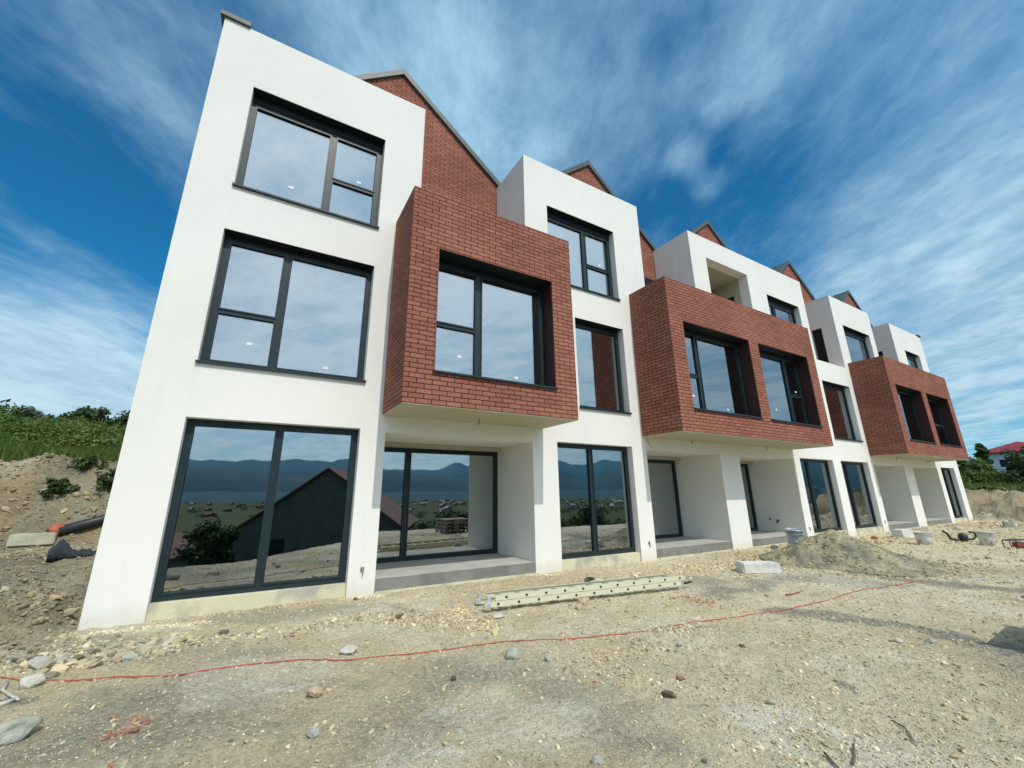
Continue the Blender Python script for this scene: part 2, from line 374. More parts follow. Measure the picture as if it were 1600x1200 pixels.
for p, q, w, k in [((1190,1125),(1280,1150),.24,1.3), ((1260,1160),(1380,1185),.25,.8),((800,1165),(790,1168),.10,1),((650,1165),(680,1160),.09,1),((480,1070),(440,1075),.15,.7),((440,985),(500,985),.2,.6),((590,945),(700,930),.16,.7),
                   ((130,985),(330,975),.12,.8),((1420,905),(1600,905),.3,.6),((720,1110),(860,1120),.35,.5),((1430,1170),(1500,1190),.2,.4),((560,960),(600,950),.15,.8)]:
    dust = np.maximum(dust, k*pseg(p, q, w))
dust = np.maximum(dust, .5*ss((fbm(px_*.8, py_*.8, 81, 5)-.09)/.16))
left = np.maximum(ss((-1.78-px_)/.35), ss((py_-13)/3.0))
gr = left*ss((py_-8.0+fbm(px_, py_, 91, 4)*2.5)/.7)
gr = np.maximum(gr, ss((px_-40.0+fbm(px_, py_, 92, 4)*3)/1.5)); gr = np.maximum(gr, ss((-9.2+4.2*ss((4-px_)/5.0)-py_+fbm(px_*.5, py_*.5, 93, 4)*1.6)/.7))
ochre = np.clip(ss((fbm(px_*.35+9, py_*.35, 101, 4)+.03)/.2)*.8, 0, 1)
ochre = np.maximum(ochre, left*ss((py_-4.5)/1)*ss((fbm(px_*1.2, py_*1.2, 111, 4)+.02)/.12)); ochre = np.maximum(ochre, ss((px_-34.3)/1))
tone = .5+fbm(px_*9, py_*9, 121, 4)*.9
earth = np.clip(left*ss((py_+1.0)/1.5)+.9*ss((px_-34)/1.5)*ss((py_+12)/5), 0, 1)*(.75+.5*fbm(px_*.9, py_*.9, 141, 4)*2)
earth = np.clip(earth, 0, 1)
ground_attr = np.stack([np.clip(grey, 0, 1), np.clip(dust, 0, 1), gr, ochre], -1)

mg = bpy.data.materials.new('stony_soil'); mg.use_nodes = True; t = mg.node_tree; b = t.nodes['Principled BSDF']
at = t.nodes.new('ShaderNodeAttribute'); at.attribute_name = 'soil'; sc_ = t.nodes.new('ShaderNodeSeparateColor'); t.links.new(at.outputs['Color'], sc_.inputs[0])
ob = t.nodes.new('ShaderNodeTexCoord').outputs['Object']
nA = noise(t, ob, 2.2, 8, .68); nB = noise(t, ob, 22, 7, .72); nC = noise(t, ob, 90, 4, .7)
base = mixc(t, ramp(t, nA, .35, .68), (.56, .495, .33), (.70, .615, .435))
base = mixc(t, mth(t, 'MULTIPLY', at.outputs['Alpha'], .6), base, (.47, .375, .215))
gcol = mixc(t, ramp(t, nB, .35, .7), (.215, .21, .175), (.34, .33, .27))
nD = noise(t, ob, 6, 6, .7)
base = mixc(t, mth(t, 'MULTIPLY', sc_.outputs[0], ramp(t, nD, .25, .6, .55, 1.0)), base, gcol)
base = mixc(t, mth(t, 'MULTIPLY', sc_.outputs[1], ramp(t, nD, .3, .65, .35, 1.0)), base, (.74, .70, .58))
at2 = t.nodes.new('ShaderNodeAttribute'); at2.attribute_name = 'earth'
base = mixc(t, at2.outputs['Fac'], base, mixc(t, ramp(t, nD, .3, .7), (.12, .105, .07), mixc(t, at.outputs['Alpha'], (.215, .205, .155), (.28, .205, .11))))
vo = t.nodes.new('ShaderNodeTexVoronoi'); vo.inputs['Scale'].default_value = 42; t.links.new(ob, vo.inputs['Vector'])
spk = ramp(t, vo.outputs['Distance'], .12, .34, 1.0, 0.0)
vsel = t.nodes.new('ShaderNodeSeparateColor'); t.links.new(vo.outputs['Color'], vsel.inputs[0])
pick = mth(t, 'GREATER_THAN', vsel.outputs[0], .45)
peb = mixc(t, vsel.outputs[1], (.36, .33, .25), (.62, .57, .44))
base = mixc(t, mth(t, 'MULTIPLY', mth(t, 'MULTIPLY', spk, pick), .6), base, peb)
sh = ramp(t, nB, .30, .62, .74, 1.12); sh2 = ramp(t, nC, .3, .7, .88, 1.1)
sv = t.nodes.new('ShaderNodeVectorMath'); sv.operation = 'SCALE'; t.links.new(base, sv.inputs[0]); t.links.new(mth(t, 'MULTIPLY', sh, sh2), sv.inputs['Scale'])
grc = mixc(t, ramp(t, noise(t, ob, 1.3, 6, .65), .35, .7), (.035, .055, .015), (.07, .09, .03))
fin = mixc(t, sc_.outputs[2], sv.outputs[0], grc)
t.links.new(fin, b.inputs['Base Color']); b.inputs['Roughness'].default_value = .95; b.inputs['Specular IOR Level'].default_value = .15
bn = t.nodes.new('ShaderNodeBump'); bn.inputs['Strength'].default_value = 1.0; bn.inputs['Distance'].default_value = .03
t.links.new(mth(t, 'ADD', mth(t, 'ADD', mth(t, 'MULTIPLY', nB, 1.0), mth(t, 'MULTIPLY', nC, .5)), mth(t, 'MULTIPLY', mth(t, 'MULTIPLY', spk, pick), .5)), bn.inputs['Height'])
t.links.new(bn.outputs[0], b.inputs['Normal'])
g = np_mesh('ground', Vq, Fq, mg, None, True, {'soil': ('POINT', ground_attr), 'earth': ('POINT', np.stack([earth]*3+[np.ones_like(earth)], -1))}); tag(g, kind='structure')

# ------------------------------------------------------------------ the terraced building
UB = [-1.73, 5.48, 12.417, 19.30, 26.335, 33.46]
DT, RT = 2.753, 2.711; W1Z = (6.925, 9.177); W2Z = (3.634, 6.03)
TOP = [(-1.73, 2.306), (5.09, 9.42), (11.94, 19.55), (22.13, 26.36), (28.97, 33.46)]; ZT = 10.52; PAR = 6.92
bld = empty('terraced_building', (0, 0, 0))
tag(bld, 'long white three-storey terrace with projecting red brick bays and pointed roofs', 'building')
doors = [(-1.085, 1.447, -.06), (5.835, 8.243, 6.97), (16.574, 19.017, 17.43), (19.658, 22.089, 20.48), (30.64, 32.697, 31.7)]
doors[0] = (-1.085, 1.447, .185)
recess = [(1.895, 5.158, 2.85), (8.77, 11.93, 9.75), (12.904, 16.109, 15.1), (22.603, 25.839, 23.5), (26.832, 30.094, 29.1)]
up = [(-1.075, 1.446, .425, 'R'), (5.815, 8.260, 7.22, 'R'), (16.518, 18.945, 17.28, 'L'), (22.935, 25.805, None, ''), (30.318, 32.453, None, '')]
mid = [(-1.085, 1.446, -.06, 'L'), (6.576, 8.296, None, ''), (16.55, 18.95, None, ''), (19.593, 22.045, None, ''), (30.5, 32.6, None, '')]
boxes = [(1.812, 5.453, [(2.343, 4.924, 3.355, 'L')]), (8.678, 16.218, [(9.226, 12.251, 10.18, 'L'), (12.733, 15.69, 14.81, 'R')]),
         (22.471, 30.067, [(23.02, 26.0, 25.1, 'R'), (26.5, 29.5, 27.4, 'L')])]
# window columns of the last bay from the photo
boxes[2] = (22.471, 30.067, [(23.05, 26.0, None, 'R'), (26.55, 29.5, 27.6, 'R')])
NICHE = (12.804, 15.307, 7.15, 9.699)
holes = [(a, b_, -1, DT) for a, b_, _ in doors]+[(a, b_, -1, RT) for a, b_, _ in recess]
holes += [(a, b_, *W1Z) for a, b_, *_ in up]+[(a, b_, *W2Z) for a, b_, *_ in mid]
holes += [(w[0], w[1], W2Z[0], 6.0) for bx in boxes for w in bx[2]]+[NICHE]
cuts = [(2.306, 5.09, PAR, 99), (9.42, 11.94, PAR, 99), (19.55, 22.13, PAR, 99), (26.36, 28.97, PAR, 99)]
for k in range(5):
    a0, a1 = UB[k], UB[k+1]
    MB().wall(a0, a1, -.5, ZT, [h for h in holes if h[1] > a0 and h[0] < a1], 0, .35, cut=[h for h in cuts if h[1] > a0 and h[0] < a1]).build('front_wall', M_white, bld)
# plinth strips under the glazed doors
for a, b_, _ in doors:
    o = MB().box(a+.003, b_-.003, .045, .34, -.3, .197).build('plinth', M_foam, bld)
# cheeks and roofs of the upper white volumes
SD = 1.5
for k, (a, b_) in enumerate(TOP):
    m = MB()
    for (x0, x1, lft) in ((a, a+.3, True), (b_-.3, b_, False)):
        if x0 < -1.7 or x1 > 33.4: continue
        hl = [(.56, 1.0, 7.05, 9.08)] if (lft and k in (3, 4)) else []
        m.wall(.35, SD, 6.0, ZT, hl, x0, x1, axis='x')
        if hl:
            fr = MB().wall(.57, .99, 7.06, 9.07, [(.62, .94, 7.12, 9.02)], x0+.12, x0+.18, axis='x').build('terrace_door', M_frame, bld)
            MB().box(x0+.14, x0+.16, .618, .942, 7.118, 9.022).build('door_leaf', M_lining, fr)
    m.box(a+.302, b_-.302, .352, SD, 10.2, 10.5)
    m.build('roof_volume', M_white, bld)
# niche in the third unit
n0, n1, z0, z1 = NICHE
MB().box(n0-.2, n0-.0, .352, 1.46, z0-.2, z1+.2).box(n1, n1+.2, .352, 1.46, z0-.2, z1+.2).box(n0, n1, .352, 1.46, z1, z1+.2).box(n0, n1, .352, 1.46, z0-.2, z0).box(n0-.2, n1+.2, 1.461, 1.495, z0-.2, z1+.2).build('balcony_niche', M_soffit, bld)
fr = MB().box(n1-.02, n1-.002, .62, 1.2, 7.16, 9.05).build('terrace_door', M_lining, bld)
# parapet caps
MB().box(-1.80, -1.31, -.05, 11.2, ZT+.002, ZT+.10).build('parapet_cap', M_roof, bld)
MB().box(33.10, 33.52, -.05, 11.2, ZT+.002, ZT+.10).build('parapet_cap', M_roof, bld)
# gable walls and roofs
VY = 1.50
peaks = [2.06, 8.86, 15.74, 22.50, 29.25]
vall = [-1.38]+[(peaks[i]+peaks[i+1])/2 for i in range(4)]+[33.1]
SL = .82; RZ = 13.24
def rz(x, k): return RZ-SL*abs(x-peaks[k])
for k in range(5):
    a, b_, p = vall[k], vall[k+1], peaks[k]
    poly = [(a+.002, 6.0), (b_-.002, 6.0), (b_-.002, rz(b_, k)-.14), (p, RZ-.14), (a+.002, rz(a, k)-.14)]
    n = 5; m = MB(); m.add([(x, VY, z) for x, z in poly]+[(x, VY+.3, z) for x, z in poly], [(0,1,2,3,4), (9,8,7,6,5)]+[(i, i+5, (i+1) % 5+5, (i+1) % 5) for i in range(5)])
    m.build('gable_wall', M_brick, bld)
    m = MB()
    for sgn, e in ((-1, a), (1, b_)):
        ez = rz(e, k); y0, y1 = VY-.06, 11.4; T = .13
        q = [(p, RZ), (e, ez), (e, ez-T), (p, RZ-T)]
        if sgn > 0: q = q[::-1]
        m.add([(x, y0, z) for x, z in q]+[(x, y1, z) for x, z in q], [(3,2,1,0), (4,5,6,7)]+[(i, (i+1) % 4, (i+1) % 4+4, i+4) for i in range(4)])
        # standing seams
        for s_ in range(1, 16):
            yy = y0+.65*s_; m.add([(p, yy, RZ), (e, yy, ez), (e, yy, ez+.035), (p, yy, RZ+.035), (p, yy+.02, RZ), (e, yy+.02, ez), (e, yy+.02, ez+.035), (p, yy+.02, RZ+.035)],
                  [(0,1,2,3), (7,6,5,4), (3,2,6,7)])
        # verge flashing
        m.add([(p, y0-.02, RZ+.02), (e, y0-.02, ez+.02), (e, y0-.02, ez-.17), (p, y0-.02, RZ-.17), (p, y0+.08, RZ+.02), (e, y0+.08, ez+.02), (e, y0+.08, ez-.17), (p, y0+.08, RZ-.17)],
              [(0,1,2,3), (7,6,5,4), (4,5,1,0), (3,2,6,7)])
    m.build('roof', M_roof, bld)
MB().box(11.25, 11.75, VY-.05, VY-.002, 7.1, 9.2).build('terrace_door', M_lining, bld)
# terrace floors and parapet caps in the gaps
for a, b_, *_ in cuts: MB().box(a+.003, b_-.003, .352, VY-.002, 6.2, 6.5).build('terrace_floor', M_conc, bld)
# recesses
for k, (a, b_, mx_) in enumerate(recess):
    MB().box(a-.14, a, .352, 1.72, -.3, 3.0).box(b_, b_+.14, .352, 1.72, -.3, 3.0).box(a, b_, .352, 1.75, RT+.003, 3.0).build('recess_wall', M_white, bld)
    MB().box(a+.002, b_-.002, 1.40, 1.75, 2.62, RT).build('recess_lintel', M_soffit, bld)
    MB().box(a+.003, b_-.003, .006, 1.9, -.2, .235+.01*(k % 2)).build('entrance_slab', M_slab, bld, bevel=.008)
    MB().box(a+.01, b_-.01, -.03, .05, -.3, .035).build('plinth', M_foam, bld)
# outer walls, floors, party walls, back
MB().box(-1.73, -1.43, .352, 11.3, -.5, ZT).build('side_wall', M_white, bld)
MB().box(33.16, 33.46, .352, 11.3, -.5, ZT).build('side_wall', M_white, bld)
MB().box(-1.42, 33.15, 11.0, 11.3, -.5, 10.4).build('rear_wall', M_white, bld)
m = MB()
for z in (3.05, 6.25):
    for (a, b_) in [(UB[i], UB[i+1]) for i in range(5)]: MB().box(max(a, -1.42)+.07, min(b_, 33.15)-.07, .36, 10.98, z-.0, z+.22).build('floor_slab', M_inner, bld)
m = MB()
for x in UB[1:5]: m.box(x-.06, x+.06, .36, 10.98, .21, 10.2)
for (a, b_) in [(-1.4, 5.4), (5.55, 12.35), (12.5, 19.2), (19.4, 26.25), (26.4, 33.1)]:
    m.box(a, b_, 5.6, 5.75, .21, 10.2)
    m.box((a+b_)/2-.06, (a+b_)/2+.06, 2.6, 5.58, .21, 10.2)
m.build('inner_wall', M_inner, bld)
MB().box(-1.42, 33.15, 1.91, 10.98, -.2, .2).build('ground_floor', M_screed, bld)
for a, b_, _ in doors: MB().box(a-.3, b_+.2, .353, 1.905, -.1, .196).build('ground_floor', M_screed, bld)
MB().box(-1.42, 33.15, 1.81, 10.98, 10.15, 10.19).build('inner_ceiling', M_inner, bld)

def window(x0, x1, z0, z1, y, mull, side, name='window', fw=.095, trans=None, lining=0.0, y_out=None, sill=True, stickers=0):
    """frame with mullion and transom, glass set inside, black lining above, sill below"""
    zt = z1-lining
    gx0, gx1, gz0, gz1 = x0+fw, x1-fw, z0+fw, zt-fw
    holes_ = []; panes = []
    tz = trans if trans else z0+(z1-z0)*.43
    if mull is None: panes = [(gx0, gx1, gz0, gz1)]
    else:
        ml, mr = mull-.06, mull+.06
        L_, R_ = (gx0, ml), (mr, gx1)
        for nm, (a, b_) in (('L', L_), ('R', R_)):
            if nm == side: panes += [(a+.02, b_-.02, gz0, tz-.045), (a+.02, b_-.02, tz+.045, gz1)]
            else: panes.append((a, b_, gz0, gz1))
    m = MB(); m.wall(x0, x1, z0, zt, panes, y, y+.075)
    # sash step around each pane
    for (a, b_, c_, d_) in panes: m.wall(a-.022, b_+.022, c_-.022, d_+.022, [(a+.006, b_-.006, c_+.006, d_-.006)], y-.016, y-.001)
    w = m.build(name, M_frame, bld)
    for i, (a, b_, c_, d_) in enumerate(panes):
        p_ = MB().box(a-.002, b_+.002, y+.028, y+.050, c_-.002, d_+.002).build('pane', M_glass, w)
        if stickers and i != 1 or (stickers and len(panes) < 3):
            sx_ = (a+b_)/2+.1; MB().box(sx_-.045, sx_+.045, y+.0245, y+.027, c_+.10+.25*(i == 0 and len(panes) == 3), c_+.15+.25*(i == 0 and len(panes) == 3)).build('sticker', M_sticker, w)
    yo = y_out if y_out is not None else 0.0
    if lining: MB().box(x0+.002, x1-.002, y-.02, y+.07, zt+.002, z1-.008).box(x0+.002, x1-.002, yo+.012, y+.07, z1-.007, z1-.001).build('shutter_box', M_lining, w)
    if sill: MB().box(x0-.02, x1+.02, yo-.05, yo-.002, z0-.03, z0+.004).box(x0+.002, x1-.002, yo-.002, y+.01, z0+.001, z0+.018).build('sill', M_frame, w)
    return w
for i, (a, b_, mu, sd_) in enumerate(up): window(a, b_, *W1Z, .2, mu, sd_, lining=.18, trans=7.86, stickers=i < 2)
for i, (a, b_, mu, sd_) in enumerate(mid): window(a, b_, *W2Z, .2, mu, sd_, lining=.06, trans=4.60, stickers=i < 1)
for i, (a, b_, mu) in enumerate(doors):
    window(a, b_, .20, DT, .18, mu, '', name='glazed_door', fw=.10, sill=False)
for i, (a, b_, mu) in enumerate(recess):
    window(a+.004, b_-.004, .235, 2.615, 1.62, mu, '', name='sliding_door', fw=.09, sill=False)
# brick bays
YB = -1.248; BZ, BT = 3.044, 7.192
for i, (a, b_, ws) in enumerate(boxes):
    m = MB().wall(a, b_, BZ, BT, [(w[0], w[1], W2Z[0], 6.016) for w in ws], YB, -.80)
    m.box(a, a+.22, -.80, -.001, BZ, BT).box(b_-.22, b_, -.80, -.001, BZ, BT)
    bay = m.build('brick_bay', M_brick, bld)
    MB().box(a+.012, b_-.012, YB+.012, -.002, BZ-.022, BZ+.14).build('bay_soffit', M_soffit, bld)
    MB().box(a+.222, b_-.222, -.798, -.002, 6.2, 6.5).box(a+.222, b_-.222, -.798, .3, BZ+.142, BZ+.36).build('bay_floor', M_inner, bld)
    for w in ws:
        MB().box(w[1]-.014, w[1]-.001, YB+.02, -.90, W2Z[0]+.02, 6.005).build('reveal_lining', M_reveal, bld)  # thin dark brown sheets over both side reveals of each bay window
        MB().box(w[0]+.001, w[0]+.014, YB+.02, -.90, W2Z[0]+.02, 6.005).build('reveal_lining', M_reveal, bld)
    for w in ws: window(w[0], w[1], W2Z[0], 6.016, -.885, w[2], w[3], lining=.05, trans=4.67, y_out=YB, stickers=i < 2)
# wires hanging from the bay soffits, sockets left open in the piers
for (x, y, z) in [(3.55, -.53, BZ), (10.3, -.3, BZ), (14.1, -.25, BZ), (24.3, -.3, BZ), (28.2, -.25, BZ)]:
    pts = [(x, y, z-.02), (x+.01, y, z-.06), (x+.03, y+.01, z-.10), (x+.01, y+.02, z-.15), (x-.03, y, z-.13)]
    MB().tube(pts, .007, 6).tube([(x+.02, y+.02, z-.02), (x+.03, y+.02, z-.08), (x-.01, y+.03, z-.12)], .006, 6).build('hanging_wire', M_wire, bld, True)
pts = [(8.80, -.01, 3.02), (8.84, -.03, 2.9), (8.93, -.04, 2.78), (8.98, -.03, 2.74)]
MB().tube(pts, .006, 6).build('hanging_wire', M_redcord, bld, True)
for x in (1.67, 8.54, 16.32, 22.33):
    MB().tube([(x, .01, .42), (x, -.02, .41), (x+.01, -.025, .37), (x+.005, -.02, .30)], .010, 6).box(x-.03, x+.03, -.006, -.001, .36, .44).build('cable_end', M_conc, bld)
# grey conduit tails in the third recess
MB().tube([(16.10, .85, .62), (16.02, .85, .60), (15.98, .84, .55)], .03, 8).tube([(16.10, 1.1, .66), (16.03, 1.1, .65)], .025, 8).build('conduit_tail', M_black, bld)

# ------------------------------------------------------------------ sand heap
def heap_h(A, B):
    ang = np.arctan2(B, A); R_ = np.hypot(A, B)
    rad_ = 1.72+.22*np.cos(ang+.6)+.12*np.sin(3*ang+1)+.08*np.sin(5*ang)
    q = np.clip(1-R_/rad_, 0, 1)
    ch = np.abs(fbm(A*3.2, B*3.2, 205, 3))*.20*ss(q*4)
    h = .72*(q**1.2)+fbm(A*2.5, B*2.5, 201, 4)*.16*ss(q*3)+fbm(A*10, B*10, 202, 3)*.07*ss(q*6)-ch+.03
    return h, q
def heap():
    n = 150; xs = np.linspace(-2.6, 2.9, n); ys = np.linspace(-2.3, 1.9, n); A, B = np.meshgrid(xs, ys)
    h, q = heap_h(A, B)
    h = np.where(q > 0, h, -.12)
    cx, cy = 11.95, -2.5
    Z = terrain(A+cx, B+cy, False)+h-.01
    id_ = np.arange(n*n).reshape(n, n); Fh = np.stack([id_[:-1,:-1], id_[:-1,1:], id_[1:,1:], id_[1:,:-1]], -1).reshape(-1, 4)
    m = mat('sand', (.40, .365, .235), .95, (38, 1.0, .03), (2.0, (.22, .215, .165), .38, .6))
    o = np_mesh('sand_pile', np.stack([A, B, Z], -1).reshape(-1, 3), Fh, m, None, True); o.location = (cx, cy, 0)
    tag(o, 'low heap of greyish sand beside the blue bucket in front of the building', 'sand pile')
heap()

# ------------------------------------------------------------------ stones
def ico(sub):
    bm = bmesh.new(); bmesh.ops.create_icosphere(bm, subdivisions=sub, radius=1)
    v = np.array([q.co[:] for q in bm.verts]); f_ = np.array([[q.index for q in p.verts] for p in bm.faces]); bm.free(); return v, f_
def stone_mat(name, c1, c2, sc=6):
    return mat(name, c1, .9, (45, .9, .012), (sc*2.5, c2, .35, .65))
SM = {'grey': stone_mat('grey_stone', (.43, .42, .35), (.33, .32, .27)), 'pale': stone_mat('pale_stone', (.58, .56, .47), (.46, .44, .36)),
      'buff': stone_mat('buff_stone', (.52, .42, .28), (.42, .33, .21)), 'dark': stone_mat('dark_stone', (.16, .15, .13), (.10, .095, .085)),
      'red': stone_mat('brick_shard', (.33, .17, .13), (.25, .12, .09)), 'rust': stone_mat('brown_shard', (.20, .11, .08), (.14, .08, .06)), 'white': stone_mat('white_plaster_lump', (.72, .71, .66), (.60, .59, .54)), 'olive': stone_mat('greenish_stone', (.42, .43, .35), (.32, .33, .27))}
def rock(px, py, w, h, kind, label, name='stone', group=None, flat=.6, angular=.45, rot=None, depth=1.0, z0=None):
    """a stone seen at a pixel, w and h are its size in photo pixels"""
    x, y = gp(px, py) if z0 is None else gp(px, py, z0)
    z = TZ(x, y); k = pxm(x, y, z); sx = w/k/2; sz = max(h/k/2*1.0, .008)
    v, f_ = ico(3); s_ = random.random()*50
    fr3 = (fbm(v[:,0]*1.7+s_, v[:,1]*1.7+v[:,2]*1.3, 5, 3))[:,None]*.7; v = v*(1+fr3)+(.16*np.stack([np.sin(v[:,1]*2.3+s_)+.5*np.sin(v[:,2]*5+s_), np.sin(v[:,2]*2.7+s_*2)+.4*np.sin(v[:,0]*5+s_), np.sin(v[:,0]*2.1+s_*3)+.4*np.sin(v[:,1]*6+s_)], -1)*.6)
    if angular > 0:      # flatten against random planes: broken faces
        for _ in range(9):
            n_ = rng.normal(size=3); n_ /= np.linalg.norm(n_); d = v@n_; lim = .72-.2*random.random()
            v = v-np.outer(np.clip(d-lim, 0, None), n_)*angular
    v = v*np.array([sx, sx*depth, sz]); 
    o = np_mesh(name, v, f_, SM[kind], None, False)
    o.location = (x, y, z+sz*.45); o.rotation_euler = (random.uniform(-.15, .15), random.uniform(-.15, .15), rot if rot is not None else random.uniform(-.5, .5))
    tag(o, label, 'stone' if name == 'stone' else name.replace('_', ' '), group)
    return o
G = 'loose stones on the ground'
rock(4, 1160, 84, 40, 'olive', 'large greenish grey boulder at the left edge of the ground', 'boulder', None, depth=.55, rot=.55)
rock(48, 1072, 36, 23, 'pale', 'round cream stone beside the left end of the red cord', group=G)
rock(803, 1028, 27, 21, 'grey', 'rounded pale grey stone just below the middle of the red cord', group=G)
rock(858, 1033, 16, 15, 'grey', 'small angular grey stone right of the rounded grey stone', group=G, angular=.9)
rock(779, 964, 22, 9, 'pale', 'flat whitish stone under the left end of the ladder', group=G)
rock(912, 944, 20, 15, 'buff', 'buff stone against the middle of the ladder', group=G)
rock(905, 951, 12, 11, 'buff', 'smaller buff stone in front of the ladder, touching the larger one', group=G)
rock(543, 1020, 30, 14, 'pale', 'flat cream stone behind the red cord at centre left', group=G, angular=.5)
rock(490, 1150, 24, 14, 'grey', 'squarish grey stone in the foreground left of centre', group=G, angular=.9)
rock(492, 1088, 24, 16, 'buff', 'yellowish stone in the ochre strip of the foreground', group=G)
rock(932, 1192, 20, 13, 'grey', 'blue grey pebble at the bottom edge of the ground', group=G)
rock(1045, 1088, 24, 13, 'rust', 'flat reddish brown tile shard in the foreground', 'tile_shard', angular=.9, rot=.3)
rock(1063, 1063, 16, 8, 'red', 'small orange red brick shard near the brown tile shard', 'brick_shard', 'brick shards on the ground', angular=.9)
rock(709, 1062, 11, 10, 'rust', 'small brown triangular shard below the red cord', 'tile_shard', angular=.9)
for i, (a, b_, w_, h_, l_) in enumerate([(173,1152,16,9,'lowest of the'), (196,1145,14,8,'middle one of the'), (210,1144,18,8,'longest of the'), (226,1127,16,9,'topmost of the')]):
    rock(a, b_, w_, h_, 'red', l_+' red brick shards at lower left', 'brick_shard', 'brick shards on the ground', angular=.9)
for (a, b_, w_, h_, kd, l_) in [(62,1042,30,20,'grey','broken grey slab piece in the rubble left of the building corner'), (95,1035,24,14,'grey','light grey rock in the rubble below the building corner'),
        (165,1026,24,7,'grey','thin flat grey stone in front of the white corner pier'), (258,1009,22,9,'pale','wide pale stone in front of the first plinth'), (185,1029,14,12,'buff','yellow stone beside a thin flat grey stone'),
        (200,1032,22,13,'olive','upright greenish stone beside a yellow stone'), (215,1012,18,6,'olive','flat greenish stone in front of the first plinth'), (350,987,20,8,'dark','dark clod in front of the first glazed door'),
        (625,965,14,9,'rust','brown lump in front of the first entrance slab'), (1210,857,13,8,'dark','dark lump left of the blue bucket'), (1100,1187,9,6,'dark','small dark clod at the bottom of the ground'),
        (1062,1005+7,10,8,'grey','grey stone near the grey cement crumbs'), (1455,1005,14,10,'grey','grey stone lying on the dark gravel track'), (1405,1005,12,7,'pale','whitish stone on the dark gravel track'), (1410,1026,10,5,'pale','small whitish stone below the dark gravel track'),
        (1160,1012,10,7,'dark','dark clod right of centre in the ground'), (1497,828,12,8,'pale','pale stone near the far end of the building')]:
    rock(a, b_, w_, h_, kd, l_, group=G, angular=.85 if kd in ('grey', 'olive', 'dark') else .45)

